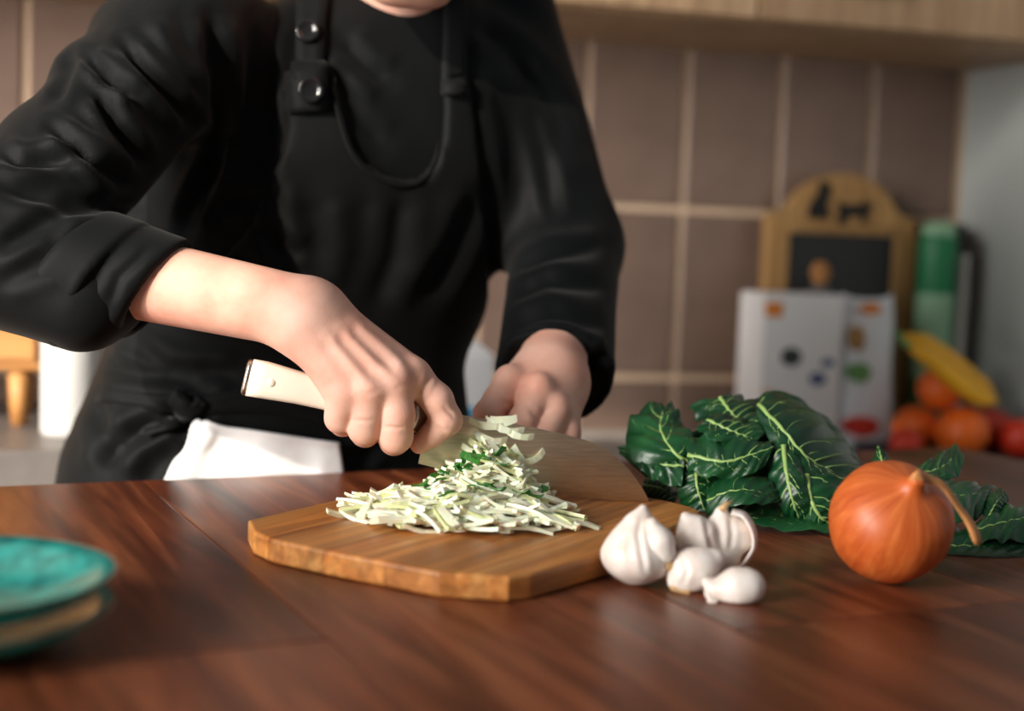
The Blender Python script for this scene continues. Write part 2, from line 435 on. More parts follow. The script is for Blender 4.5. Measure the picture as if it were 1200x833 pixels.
box('sunblock_panel', (WX, -.10, 0), (2.6, 0, 3.8), M['plaster'], wf, 0); box('sunblock_panel', (-4, -.10, 0), (-3.3, 0, 3.8), M['plaster'], wf, 0); box('window_head', (-3.3, -.10, 2.6), (WX, 0, 3.8), M['plaster'], wf, 0); box('window_sill', (-3.3, -.10, 0), (WX, .03, .90), M['plaster'], wf, 0)  # added panels, sized so the sunbeam only passes the opening on the left
fl = box('floor', (-4, -3.2, -.05), (4, 3.6, 0), M['floor'], None, 0); tag(fl, kind='structure')
# counter and wall cabinets
cn = empty('kitchen_counter', (W0[0], W0[1], 0), WY, label='pale grey worktop with base units along the tiled wall', cat='counter')
box('worktop', (-2.2, -.52, ZK - .04), (s_edge - .001, -.007, ZK), M['counter'], cn, .004)
for k in range(5):
    xa = -2.2 + k * .56
    if xa + .55 < s_edge:
        b = box('base_unit', (xa, -.49, .10), (xa + .555, -.02, ZK - .04), M['cab_wood'], cn, .002)
        box('handle', (xa + .2, -.515, ZK - .12), (xa + .35, -.489, ZK - .105), M['steel'], b, .003)
box('plinth', (-2.2, -.44, 0), (s_edge - .01, -.04, .10), M['slab'], cn, 0)
zb = ZC + .292
uc = empty('wall_cabinet', (W0[0], W0[1], 0), WY, label='light wood wall cabinet hung above the tiled backsplash', cat='cabinet')
box('carcass', (-2.2, -.30, zb), (s_edge + .5, -.007, zb + .72), M['cab_wood'], uc, .001)
sj = .70
for k in range(-5, 2):
    xa = sj - .115 + k * .50; xb = min(xa + .496, s_edge + .5)
    d = box('door', (xa, -.322, zb + .004), (xb, -.3005, zb + .715), M['cab_wood'], uc, .002)
    box('handle', (xa + .04, -.345, zb + .05), (xa + .19, -.321, zb + .062), M['steel'], d, .003)

# ------------------------------------------------------------------ the table
TA = math.radians(26); E0 = onz(420, 552); tu = np.array([math.cos(TA), math.sin(TA)]); tv = np.array([-math.sin(TA), math.cos(TA)])
def tloc(p): q = np.asarray(p)[:2] - E0[:2]; return q @ tu, q @ tv
u_c = tloc(onz(1122, 523))[0]
tb = empty('dining_table', (E0[0], E0[1], 0), TA, label='dark walnut table of wide oiled planks under the cutting board', cat='table')
ub = [-.80, -.594, -.394, -.194, .03, .25, .46, u_c]
vends = {0: [-.4], 1: [-.62], 2: [-.495], 3: [-.80], 4: [-.55], 5: [-.36], 6: [-.62]}
for k in range(len(ub) - 1):
    ve = [0] + vends[k] + [-.95]
    for j in range(len(ve) - 1):
        g = .0003
        L = ve[j] - ve[j + 1]; Wd = ub[k + 1] - ub[k]
        bm = box_bm((-Wd / 2 + g, -L / 2 + g, -.036), (Wd / 2 - g, L / 2 - g, rnd.uniform(-.0003, 0)), .0012, 2)
        link('plank', bm_mesh('plank', bm), M['walnut'], tb, (ub[k] + Wd / 2, ve[j + 1] + L / 2, ZT), smooth=False)
box('apron_rail', (-.74, -.09, ZT - .125), (u_c - .06, -.06, ZT - .036), M['walnut_dark'], tb)
box('apron_rail', (-.74, -.89, ZT - .125), (u_c - .06, -.86, ZT - .036), M['walnut_dark'], tb)
for uu in (-.74, u_c - .12):
    for vv in (-.12, -.90): box('leg', (uu, vv, 0), (uu + .06, vv + .06, ZT - .036), M['walnut_dark'], tb, .004)

# ------------------------------------------------------------------ cutting board
BT = .016; BZ = ZT + BT
pts = [onz(*p, BZ) for p in [(291, 609), (297, 622), (320, 632), (397, 648), (515, 670), (596, 675), (622, 672), (735, 641), (812, 606), (821, 599), (812, 594), (785, 587)]]
pts = [np.array(p[:2]) for p in pts] + [np.array([-.012, 1.20]), np.array([-.045, 1.205]), np.array(onz(430, 577, BZ)[:2]) + np.array([.01, .03]), np.array(onz(430, 577, BZ)[:2]), ]
pts = pts[:12] + [np.array([.03, 1.185]), np.array([-.02, 1.19]), np.array([-.055, 1.175]), np.array(onz(430, 577, BZ)[:2])]
BC = np.mean(pts, 0); BA = math.atan2(.243, .146) - math.pi / 2
cb = empty('cutting_board', (BC[0], BC[1], ZT), BA, label='thick honey-brown wooden cutting board with angled corners under the chopped vegetable', cat='cutting board')
ca, sa = math.cos(-BA), math.sin(-BA)
loc2 = [((p - BC)[0] * ca - (p - BC)[1] * sa, (p - BC)[0] * sa + (p - BC)[1] * ca) for p in pts]
xs = [p[0] for p in loc2]; cuts = np.linspace(min(xs) - .001, max(xs) + .001, 6)
for k in range(5):
    bm = bmesh.new(); vsb = [bm.verts.new((x, y, .0)) for x, y in loc2]
    f = bm.faces.new(vsb); f.normal_update()
    if f.normal.z < 0: f.normal_flip()
    r = bmesh.ops.extrude_face_region(bm, geom=[f]); bmesh.ops.translate(bm, vec=(0, 0, BT), verts=[e for e in r['geom'] if isinstance(e, bmesh.types.BMVert)])
    for xc, sgn in ((cuts[k] + .00012, 1), (cuts[k + 1] - .00012, -1)):
        gg = list(bm.verts) + list(bm.edges) + list(bm.faces)
        bmesh.ops.bisect_plane(bm, geom=gg, plane_co=(xc, 0, 0), plane_no=(sgn, 0, 0), clear_inner=True)
        ed = [e for e in bm.edges if e.is_boundary]
        if ed: bmesh.ops.edgeloop_fill(bm, edges=ed)
    bmesh.ops.recalc_face_normals(bm, faces=bm.faces)
    be = [e for e in bm.edges if not e.is_boundary and len(e.link_faces) == 2 and abs(e.verts[0].co.z - e.verts[1].co.z) < 1e-5
          and not (abs(e.verts[0].co.x - e.verts[1].co.x) < 1e-5 and min(abs(e.verts[0].co.x - cuts[k] - .00012), abs(e.verts[0].co.x - cuts[k + 1] + .00012)) < 1e-4)]
    bmesh.ops.bevel(bm, geom=be, offset=.0022, segments=3, affect='EDGES', profile=.5)
    link('stave', bm_mesh('stave', bm), M['acacia'], cb, smooth=False)
# ------------------------------------------------------------------ knife
TIP = onz(760, 588, BZ); TIP[2] = BZ + .0002
KY0 = 1.062                                    # depth of the grip
kp = lambda x, y, d=0.0: P(x, y, KY0 + (x - 420) / 340 * (TIP[1] - KY0) + d)      # a point in the upright blade plane
kn = empty('chef_knife', tuple(TIP), label='broad steel kitchen knife with cream riveted handle held in the right hand', cat='knife')
KO = np.array(TIP)
def klink(name, vf, mat, parent=kn, smooth=True):
    v, f = vf; return link(name, mesh(name, [np.asarray(p) - KO for p in v], f), mat, parent, smooth=smooth)
spine = [(505, 479), (545, 487), (600, 496), (650, 506), (690, 517), (715, 530), (735, 548), (750, 568), (757, 580), (760, 588)]
edge = [(490, 543), (530, 553), (575, 564), (620, 573), (660, 579), (690, 583), (715, 586), (735, 588), (750, 589), (760, 589)]
sp = catmull([np.array(q, float) for q in spine], 40); eg = catmull([np.array(q, float) for q in edge], 40)
bv, bf = [], []
kn_n = np.cross(kp(700, 500) - kp(500, 500), kp(500, 540) - kp(500, 500)); kn_n /= np.linalg.norm(kn_n)
if kn_n[1] > 0: kn_n = -kn_n
def toboard(p):
    p = np.array(p); p[2] = max(p[2], BZ + .0002); return p
for i in range(40):
    for j, (t, th_) in enumerate([(0, .0011), (.3, .0010), (.7, .0007), (.88, .0005), (1, .00008)]):
        q = sp[i] * (1 - t) + eg[i] * t; c = toboard(kp(q[0], q[1]))
        bv += [c + kn_n * th_, c - kn_n * th_]
for i in range(39):
    for j in range(4):
        a = (i * 5 + j) * 2; b = a + 10
        bf += [(a, a + 2, b + 2, b), (a + 1, b + 1, b + 3, a + 3)]
    a = i * 10; bf += [(a, a + 10, a + 11, a + 1), (a + 8, a + 9, a + 19, a + 18)]
for j in range(4):
    a = j * 2; bf.append((a, a + 1, a + 3, a + 2)); a = 390 + j * 2; bf.append((a, a + 2, a + 3, a + 1))
klink('blade', (bv, bf), M['blade'], smooth=False)
# handle: flattened loft from bolster to butt
def loft(secs, n=20, pw=3.2):
    vs_, fs_ = [], []
    for c, a, b, A, B in secs:
        for k in range(n):
            t = 2 * math.pi * k / n; ct, st = math.cos(t), math.sin(t)
            vs_.append(c + a * A * np.sign(ct) * abs(ct) ** (2 / pw) + b * B * np.sign(st) * abs(st) ** (2 / pw))
    for i in range(len(secs) - 1):
        for k in range(n):
            j = (k + 1) % n; fs_.append((i * n + k, i * n + j, (i + 1) * n + j, (i + 1) * n + k))
    fs_.append(tuple(reversed(range(n)))); fs_.append(tuple(range((len(secs) - 1) * n, len(secs) * n)))
    return vs_, fs_
hax = kp(495, 487) - kp(292, 441); hax /= np.linalg.norm(hax); hup = np.cross(kn_n, hax); hup /= np.linalg.norm(hup)
def hsec(x, hh, ww, dy=0): return (kp(x, 441 + (x - 292) * (46 / 203) + dy), hup, kn_n, hh, ww)
klink('handle', loft([hsec(291, .0128, .0085, 1), hsec(293, .0140, .0098, 1), hsec(310, .0140, .0100), hsec(350, .0122, .0100), hsec(400, .0118, .0105), hsec(450, .0125, .0105), hsec(482, .0130, .0095)]), M['handle'])
klink('end_cap', loft([hsec(286.5, .0120, .0075, 1), hsec(288, .0135, .0094, 1), hsec(291.5, .0140, .0099, 1)]), M['steel'])
klink('bolster', loft([hsec(481, .0130, .0096), hsec(490, .0135, .0085), hsec(500, .0145, .0045, 2), hsec(510, .016, .0012, 6)]), M['steel'])
for x in (318, 385, 450):
    for s_ in (1, -1):
        c = hsec(x, 0, 0)[0] + kn_n * s_ * .0102
        v, f = lathe([(.0001, .0006), (.0026, .0004), (.003, 0), (.003, -.003)], 14)
        q = Vector(kn_n * s_).to_track_quat('Z', 'X').to_matrix()
        klink('rivet', ([c + np.array(q @ Vector(p)) for p in v], f), M['handle'])

# ------------------------------------------------------------------ person
def hand_mesh(g, wrist, elbow, r_w, r_e, meta, fingers, thumb, kmeta=.012, extra=()):
    fore = g.cone(elbow, wrist, r_e, r_w)
    palm = None
    for a, b, ra, rb in meta:
        d = g.cone(a, b, ra, rb); palm = d if palm is None else smin(palm, d, kmeta)
    body = smin(fore, palm, .022)
    for (c, r) in extra: body = smin(body, g.ell(c, (r, r, r)), .008)
    out = None
    for ch in fingers + [thumb]:
        fd = None
        for (a, ra), (b, rb) in zip(ch[:-1], ch[1:]):
            d = g.cone(a, b, ra, rb); fd = d if fd is None else smin(fd, d, .004)
        one = smin(body, fd, .0065 if ch is not thumb else .012)
        out = one if out is None else smin(out, one, .0016)
    return out
# right hand (holds the knife); pixel, depth behind camera plane, radius
Yh = KY0
H = lambda x, y, d: P(x, y, Yh + d)
rw, re = H(352, 366, -.004), H(20, 296, .014)
idx_m, mid_m, rin_m, pin_m = H(484, 441, -.006), H(463, 447, -.019), H(434, 456, -.024), H(403, 465, -.022)
meta = [(H(378, 372, .000), idx_m, .0185, .0130), (H(372, 378, -.006), mid_m, .0190, .0132), (H(366, 386, -.010), rin_m, .0180, .0128), (H(362, 392, -.010), pin_m, .0165, .0122),
        (H(395, 400, .008), H(446, 433, .010), .016, .013)]
fingers = [
    [(idx_m, .0122), (H(512, 468, -.006), .0118), (H(523, 492, -.0035), .0116), (H(508, 508, -.002), .0092), (H(492, 520, -.002), .0078)],
    [(mid_m, .0128), (H(466, 486, -.021), .0124), (H(464, 511, -.018), .0122), (H(462, 516, .004), .0108), (H(466, 500, .0235), .0094)],
    [(rin_m, .0124), (H(431, 480, -.023), .0120), (H(427, 502, -.020), .0118), (H(428, 507, .002), .0104), (H(434, 492, .0205), .0092)],
    [(pin_m, .0112), (H(399, 480, -.022), .0106), (H(398, 490, -.018), .0106), (H(402, 496, .000), .0094), (H(408, 482, .018), .0084)]]
thumb = [(H(420, 420, .010), .0150), (H(465, 452, .027), .0125), (H(505, 480, .0205), .0105), (H(530, 498, .0200), .0088)]
g = Grid(np.minimum(re, H(300, 540, 0)) - .05 + np.array([.09, 0, 0]), np.array([H(560, 300, 0)[0], Yh + .062, H(500, 290, 0)[2]]), .00135)
fd = hand_mesh(g, rw, re, .0262, .0330, meta, fingers, thumb, extra=[(idx_m + np.array([0, -.005, .004]), .0075), (mid_m + np.array([0, -.0065, .003]), .0078), (rin_m + np.array([0, -.0065, .002]), .0072), (pin_m + np.array([0, -.005, .002]), .0066)])
V1, F1 = surfnet(fd, g); V1 = relax(V1, F1, 2, .4)
# skin creases, tendons
V1 = folds(V1, F1, [([(400, 385), (440, 425), (458, 440)], -.0014, 6), ([(385, 392), (415, 430), (430, 450)], -.0012, 6), ([(415, 378), (455, 412), (478, 434)], -.0014, 6),
                   ([(505, 440), (500, 450), (492, 462)], .0008, 3), ([(430, 462), (444, 458)], .00025, 2.5), ([(462, 455), (476, 452)], .00025, 2.5), ([(452, 500), (472, 502)], .0007, 2.2), ([(418, 492), (436, 494)], .0006, 2.2), ([(520, 478), (532, 488)], .0006, 2.2), ([(512, 500), (522, 506)], .0007, 2.5)])
# left hand (behind the blade)
LY = 1.135
K = lambda x, y, d: P(x, y, LY + d)
lw, le = K(646, 440, .045), P(668, 292, 1.375)
li, lm, lr, lp = K(598, 449, .012), K(631, 459, .002), K(651, 480, .002), K(663, 500, .008)
meta = [(K(632, 440, .04), li, .0185, .0135), (K(642, 442, .036), lm, .0185, .0132), (K(652, 450, .036), lr, .0175, .0120), (K(660, 460, .038), lp, .016, .0105)]
fingers = [
    [(li, .0130), (K(585, 468, .002), .0122), (K(572, 486, -.008), .0118), (K(574, 512, -.012), .0105), (K(580, 530, -.004), .0088)],
    [(lm, .0126), (K(622, 475, -.006), .0118), (K(613, 492, -.014), .0114), (K(612, 515, -.020), .0100), (K(614, 535, -.014), .0086)],
    [(lr, .0118), (K(645, 495, -.006), .0112), (K(640, 508, -.013), .0108), (K(638, 528, -.017), .0096), (K(638, 545, -.011), .0084)],
    [(lp, .0102), (K(666, 508, .000), .0096), (K(664, 520, -.006), .0094), (K(660, 538, -.008), .0084), (K(656, 552, -.004), .0074)]]
lthumb = [(K(612, 452, .04), .0150), (K(585, 480, .035), .0125), (K(580, 512, .026), .0105), (K(585, 535, .018), .0085)]
g = Grid(np.array([K(545, 400, 0)[0], LY - .05, K(600, 575, 0)[2]]), np.array([K(725, 400, 0)[0], LY + .20, K(600, 350, .1)[2]]), .00145)
fd = hand_mesh(g, lw, le, .0275, .029, meta, fingers, lthumb, extra=[(li + np.array([0, -.004, .005]), .0075), (lm + np.array([0, -.005, .005]), .008), (lr + np.array([0, -.005, .004]), .007)])
V2, F2 = surfnet(fd, g); V2 = relax(V2, F2, 2, .4)
V2 = folds(V2, F2, [([(590, 470), (605, 478)], .0008, 3), ([(622, 482), (630, 490)], .0008, 3)])

# torso frame
TH = math.radians(22); TO = np.array([-.202, 1.397]); e1 = np.array([math.cos(TH), math.sin(TH)]); e2 = np.array([-math.sin(TH), math.cos(TH)])
PROF = np.array([  # z-ZC, lateral centre, depth centre, half width, half depth
    [-.62, .0, .02, .180, .110], [-.40, .0, .015, .205, .128], [-.30, -.014, .010, .208, .128], [-.22, -.030, .005, .188, .122], [-.13, -.020, .0, .164, .116], [-.04, .010, -.012, .168, .114], [.06, .042, -.026, .174, .116],
    [.13, .050, -.032, .168, .108], [.18, .055, -.034, .140, .090], [.215, .060, -.036, .095, .074], [.235, .066, -.042, .072, .066], [.275, .075, -.055, .058, .060]])
def torso_sdf(g, inset=0.0, PR=PROF):
    z = (g.Z - ZC).astype(float).ravel(); cols = [np.interp(z, PR[:, 0], PR[:, i]) for i in range(1, 5)]
    ker = np.ones(9) / 9; cols = [np.convolve(np.pad(c, 4, 'edge'), ker, 'valid') for c in cols]
    lc, dc, a, b = [c[None, None, :].astype(np.float32) for c in cols]; a = a - inset; b = b - inset
    x = g.X - TO[0]; y = g.Y - TO[1]
    l = x * np.float32(e1[0]) + y * np.float32(e1[1]) - lc; d = x * np.float32(e2[0]) + y * np.float32(e2[1]) - dc
    pw = 2.5
    q = (np.abs(l / a) ** pw + np.abs(d / b) ** pw) ** (1 / pw)
    r = ((q - 1) * b * .92).astype(np.float32)
    zz = g.Z - np.float32(ZC)
    return np.maximum(r, zz - np.float32(.262))
sR, sL = P(232, 32, 1.27), P(580, 22, 1.455)
eR, eL = P(-2, 284, 1.085), P(664, 286, 1.385)
# --- skin: torso core, arms, neck and head joined with the two detailed hands
hf = np.array([.34, -.80, -.50]); hf /= np.linalg.norm(hf)                    # the face looks down at the board
hr = np.cross(hf, [0, 0, 1]); hr /= np.linalg.norm(hr); hu = np.cross(hr, hf)
chin = P(482, 4, 1.235)
HC = chin - hf * .072 + hu * .100                                             # head centre
hp = lambda r, f, u: HC + hr * r + hf * f + hu * u
g = Grid(HC - .16, HC + .16, .0026)
A = [hr, hf, hu]
d = g.ell(hp(0, -.012, .032), (.074, .094, .088), A)
d = smin(d, g.ell(hp(0, .022, -.030), (.058, .066, .075), A), .03)
d = smin(d, g.ell(hp(0, .058, -.086), (.026, .022, .020), A), .025)            # chin
for s_ in (-1, 1):
    d = smin(d, g.cone(hp(s_ * .052, -.005, -.055), hp(s_ * .022, .058, -.088), .016, .014), .02)   # jaw
    d = smin(d, g.ell(hp(s_ * .040, .062, -.012), (.020, .014, .014), A), .02)  # cheekbone
    d = smax(d, -g.ell(hp(s_ * .031, .090, .012), (.016, .012, .010), A), .01)  # eye socket
    d = smin(d, g.ell(hp(s_ * .074, -.008, -.004), (.008, .018, .030), A), .006)  # ear
d = smin(d, g.cone(hp(0, .080, .015), hp(0, .104, -.026), .008, .011), .010)    # nose
d = smin(d, g.ell(hp(0, .084, -.050), (.024, .008, .006), A), .006)             # lips
d = smin(d, g.ell(hp(0, .082, -.061), (.021, .008, .006), A), .006)
d = smin(d, g.cone(hp(0, -.035, -.05), np.array([TO[0] + e1[0] * .066 - e2[0] * .03, TO[1] + e1[1] * .066 - e2[1] * .03, ZC + .16]), .052, .058), .02)
V3, F3 = surfnet(d, g); V3 = relax(V3, F3, 1)
lo = np.array([-.50, 1.0, 0.02]); hi = np.array([.16, 1.62, ZC + .25])
g = Grid(lo, hi, .011)
d = torso_sdf(g, .016)
for a, b, ra, rb in [(sR, eR, .046, .036), (eR, P(150, 326, 1.072), .036, .030), (sL, eL, .044, .030), (eL, lw, .030, .022)]:
    d = smin(d, g.cone(a, b, ra, rb), .02)
hipL = [np.array([*(TO + e1 * s_ * .095 + e2 * .01), ZC - .34]) for s_ in (-1, 1)]
knee = [np.array([*(TO + e1 * s_ * .105 + e2 * .0), .47]) for s_ in (-1, 1)]
ank = [np.array([*(TO + e1 * s_ * .115 + e2 * .03), .06]) for s_ in (-1, 1)]
for i in (0, 1):
    d = smin(d, g.cone(hipL[i], knee[i], .078, .052), .02); d = smin(d, g.cone(knee[i], ank[i], .050, .034), .02)
V4, F4 = surfnet(d, g)
off = 0; VV, FF = [], []
for v, f in ((V1, F1), (V2, F2), (V3, F3), (V4, F4)):
    VV.append(v); FF.append(f + off); off += len(v)
person = link('person', np_mesh('person', np.concatenate(VV), np.concatenate(FF)), M['skin'])
tag(person, 'person in a black shirt and black apron bending over the table to slice vegetables', 'person')
# eyes, hair
for s_ in (-1, 1):
    bm = bmesh.new(); bmesh.ops.create_uvsphere(bm, u_segments=16, v_segments=10, radius=.0125); e = link('eye', bm_mesh('eye', bm), M['eye'], person, tuple(hp(s_ * .031, .073, .012)))
    bm = bmesh.new(); bmesh.ops.create_uvsphere(bm, u_segments=12, v_segments=8, radius=.006); link('iris', bm_mesh('iris', bm), M['iris'], e, tuple(hf * .0085 - hu * .002))
g = Grid(HC - .15, HC + .17, .003)
d = g.ell(hp(0, -.018, .036), (.084, .102, .094), A)
d = smax(d, -g.ell(hp(0, .085, -.03), (.066, .062, .092), A), .015)
d = smin(d, g.ell(hp(0, -.110, .045), (.040, .036, .042), A), .02)              # bun
d = np.maximum(d, -g.cone(hp(-.3, .01, -.09), hp(.3, .01, -.09), .055, .055))
V, Fc = surfnet(d, g); V = V + vnormals(V, Fc) * (wob(V, 240, 5) * .0015)[:, None]
link('hair', np_mesh('hair', V, Fc), M['hair'], person)

# --- shirt
cuffR0, cuffR1 = P(112, 322, 1.076), P(190, 343, 1.068)
lax = (lw - eL) / np.linalg.norm(lw - eL); lend = P(649, 441, 1.215)
g = Grid(np.array([-.50, .98, ZC - .24]), np.array([.145, 1.60, ZC + .29]), .0042)
d = torso_sdf(g)
dR = smin(g.cone(sR, eR, .060, .055), g.cone(eR, cuffR0, .056, .046), .02)
dR = smin(dR, g.cone(P(98, 84, 1.19), P(165, 120, 1.17), .020, .014), .025); dR = smin(dR, g.cone(P(40, 168, 1.14), P(100, 200, 1.09), .020, .012), .025); dR = smin(dR, g.cone(P(150, 40, 1.24), P(190, 60, 1.2), .028, .02), .03)
dR = smin(dR, g.cone(P(20, 330, 1.06), P(90, 362, 1.055), .034, .030), .03)
dL = smin(g.cone(sL, eL, .064, .051), g.cone(eL, lend, .051, .051), .02)
ax = np.array(lax); pl = ((g.X - lend[0]) * np.float32(ax[0]) + (g.Y - lend[1]) * np.float32(ax[1]) + (g.Z - lend[2]) * np.float32(ax[2]))
dL = np.maximum(dL, pl)
dL = np.maximum(dL, -np.maximum(g.cone(lend - ax * .05, lend + ax * .05, .037, .037), -pl - .022))
d = smin(d, g.cone(P(258, 90, 1.36), P(205, 310, 1.345), .062, .066), .04)
d = smin(d, smin(dR, dL, .01), .035)
V, Fc = surfnet(d, g); V = relax(V, Fc, 2)
SL = [([(103, 65), (130, 96), (158, 118)], .0075, 6.5), ([(144, 50), (168, 79), (197, 110), (223, 144)], .0085, 7), ([(115, 108), (134, 149), (166, 190)], .0085, 8), ([(60, 150), (80, 165), (103, 182), (140, 215)], .0075, 7),
      ([(0, 180), (24, 192), (60, 190), (95, 186)], .0060, 8), ([(0, 217), (50, 232), (90, 243), (120, 246), (166, 252)], .0050, 9), ([(-5, 296), (40, 268), (90, 243)], .0035, 9), ([(78, 303), (100, 282), (166, 257)], .003, 8),
      ([(0, 330), (30, 318), (70, 300)], .0025, 10), ([(85, 62), (70, 105), (62, 120)], .004, 7), ([(180, 20), (200, 60), (230, 100)], -.004, 12), ([(245, 20), (255, 90), (262, 160)], .008, 9), ([(262, 160), (250, 200), (225, 245), (215, 270)], .008, 9),
      ([(280, 110), (276, 170), (262, 230)], -.005, 12), ([(300, 20), (295, 90), (280, 150), (278, 200)], .004, 9), ([(320, 10), (312, 90), (316, 150)], .004, 8), ([(250, 250), (270, 230), (300, 235)], .004, 8),
      ([(400, 50), (430, 80), (455, 95)], .004, 10), ([(395, 90), (420, 140), (450, 170)], .003, 10), ([(560, 90), (575, 160), (590, 250)], -.004, 12), ([(620, 120), (640, 190), (650, 260)], .004, 9), ([(600, 320), (650, 300), (705, 290)], .004, 8),
      ([(590, 352), (640, 330), (712, 338)], .004, 8), ([(598, 385), (650, 370), (714, 385)], .0035, 8), ([(606, 412), (650, 402), (705, 420)], .0015, 6), ([(680, 440), (700, 420), (715, 410)], .004, 7), ([(610, 60), (640, 110), (660, 180)], .004, 10), ([(560, 30), (600, 60), (625, 100)], .004, 10)]
V = folds(V, Fc, SL); V = V + vnormals(V, Fc) * (wob(V, 30, 11) * .0024 + wob(V, 95, 12) * .0004)[:, None]
link('shirt', np_mesh('shirt', V, Fc), M['shirt'], person)
# rolled right cuff
ax = (cuffR1 - cuffR0) / np.linalg.norm(cuffR1 - cuffR0)
g = Grid(P(30, 430, 1.0) * [1, 0, 1] + [0, .985, 0], P(250, 240, 1.1) * [1, 0, 1] + [0, 1.16, 0], .0022)
def slab(p, n): return ((g.X - p[0]) * np.float32(n[0]) + (g.Y - p[1]) * np.float32(n[1]) + (g.Z - p[2]) * np.float32(n[2]))
sk = np.array([.80, -.12, -.52]); sk /= np.linalg.norm(sk)        # the hem runs on a slant
hole = -g.cone(cuffR0, P(300, 362, 1.06), .0350, .0335)
def band(p0, p1, r0, r1, s0_, s1_):
    dd = g.cone(p0, p1, r0, r1)
    return smax(smax(dd, slab(s1_, sk), .006), -slab(s0_, sk), .010)
c1 = band(P(70, 308, 1.078), P(230, 350, 1.066), .0485, .0405, P(118, 330, 1.07), P(184, 343, 1.07))
c2 = band(P(60, 312, 1.076), P(200, 348, 1.066), .0545, .0465, P(70, 318, 1.07), P(128, 336, 1.07))
c2 = smin(c2, g.cone(P(70, 384, 1.05), P(110, 384, 1.045), .013, .011), .016)
d = np.maximum(np.minimum(c1, c2), hole)
V, Fc = surfnet(d, g); V = relax(V, Fc, 2)
V = folds(V, Fc, [([(128, 360), (140, 325), (175, 292)], .0012, 5), ([(80, 398), (92, 360), (110, 325)], .0016, 6), ([(110, 400), (116, 380), (122, 362)], .0014, 5)])
V = V + vnormals(V, Fc) * (wob(V, 45, 21) * .0014)[:, None]
link('rolled_cuff', np_mesh('rolled_cuff', V, Fc), M['shirt'], person)
# left cuff: a hem ring
ax = np.array(lax); s1 = np.cross(ax, [0, 0, 1.0]); s1 /= np.linalg.norm(s1); s2 = np.cross(s1, ax)
ring = [lend - ax * .006 + (s1 * math.cos(t) + s2 * math.sin(t)) * .0475 for t in np.linspace(0, 2 * math.pi, 49)]
v, f = tube(ring, .0042, 8, closed_caps=False); link('hem', mesh('hem', v, f), M['shirt'], person)
# stand collar
cz = np.array([*(TO + e1 * .072 - e2 * .052), ZC + .262])
prof = [(.060, -.035), (.0625, -.03), (.060, .012), (.058, .016), (.054, .014), (.054, -.035)]
v, f = lathe(prof, 40, False); link('collar', mesh('collar', v, f), M['shirt'], person, tuple(cz), (math.radians(14), 0, TH))

# --- apron: a cloth layer following the front of the body
fo = -.128
def pl2(x, y):
    d_ = ray(x, y); o = np.array([*(TO + e2 * fo), 0]); n_ = np.array([*e2, 0])
    t = ((o - CAM) @ n_) / (d_ @ n_); p = CAM + d_ * t; return (p[:2] - TO) @ e1, p[2]
bib = [(345, 84), (385, 76), (389, 105), (397, 140), (408, 172), (425, 195), (448, 209), (472, 215), (494, 209), (506, 192), (513, 165), (515, 130), (514, 98), (545, 96), (552, 150), (560, 210), (572, 270), (590, 330), (620, 430)]
bibl = [(336, 92), (336, 148), (328, 185), (314, 225), (300, 262), (270, 300), (215, 345), (120, 400)]
poly = [pl2(*q) for q in bib] + [(.30, ZC - .16), (.30, ZC - .62), (-.30, ZC - .62), (-.30, ZC - .155)] + [pl2(*q) for q in reversed(bibl)]
poly = np.array(poly)
def poly_sdf(x, y, pg):
    dist = np.full(np.broadcast(x, y).shape, 1e9, np.float32); inside = np.zeros(dist.shape, bool); n_ = len(pg)
    for i in range(n_):
        a = pg[i]; b = pg[(i + 1) % n_]; e = b - a; px_, py_ = x - a[0], y - a[1]
        t = np.clip((px_ * e[0] + py_ * e[1]) / (e @ e + 1e-12), 0, 1); dist = np.minimum(dist, (px_ - t * e[0]) ** 2 + (py_ - t * e[1]) ** 2)
        cnd = (a[1] > y) != (b[1] > y)
        xi = a[0] + (y - a[1]) / (b[1] - a[1] + 1e-12) * e[0]
        inside ^= cnd & (x < xi)
    dist = np.sqrt(dist); return np.where(inside, -dist, dist)
ls = np.arange(-.30, .30, .0025); zs = np.arange(ZC - .66, ZC + .26, .0025)
P2 = poly_sdf(ls[:, None], zs[None, :], poly).astype(np.float32)
g = Grid(np.array([-.46, 1.16, ZC - .63]), np.array([.10, 1.55, ZC + .19]), .0034)
td = torso_sdf(g); x = g.X - TO[0]; y = g.Y - TO[1]
l = x * np.float32(e1[0]) + y * np.float32(e1[1]); dd = x * np.float32(e2[0]) + y * np.float32(e2[1])
iz = np.clip(np.round((g.Z - zs[0]) / .0025).astype(int), 0, len(zs) - 1); il = np.clip(np.round((l - ls[0]) / .0025).astype(int), 0, len(ls) - 1)
pd = P2[il, np.broadcast_to(iz, il.shape[:2] + (iz.shape[2],))]
flare = np.clip(-(g.Z - np.float32(ZC - .20)), 0, .5) * np.float32(.05)
d = smax(smax(td - np.float32(.0065) - flare, pd, .004), dd - np.float32(.03), .01)
V, Fc = surfnet(d, g); V = relax(V, Fc, 2)
AL = [([(318, 215), (330, 290), (345, 330)], .004, 10), ([(560, 230), (530, 300), (500, 350)], .004, 12), ([(395, 230), (400, 290), (390, 340)], -.004, 16), ([(470, 230), (462, 300), (440, 360)], .004, 12), ([(300, 265), (320, 285), (360, 300)], .004, 10),
      ([(120, 430), (180, 440), (240, 452)], .006, 9), ([(125, 535), (160, 505), (210, 488)], .006, 9), ([(110, 470), (130, 520), (125, 555)], .005, 10), ([(200, 470), (215, 500), (240, 485)], .005, 8), ([(160, 410), (200, 430), (280, 440)], .005, 9),
      ([(150, 560), (170, 530), (200, 510)], -.005, 10), ([(420, 540), (440, 520), (470, 510)], .005, 8), ([(240, 330), (280, 345), (340, 350)], .004, 10)]
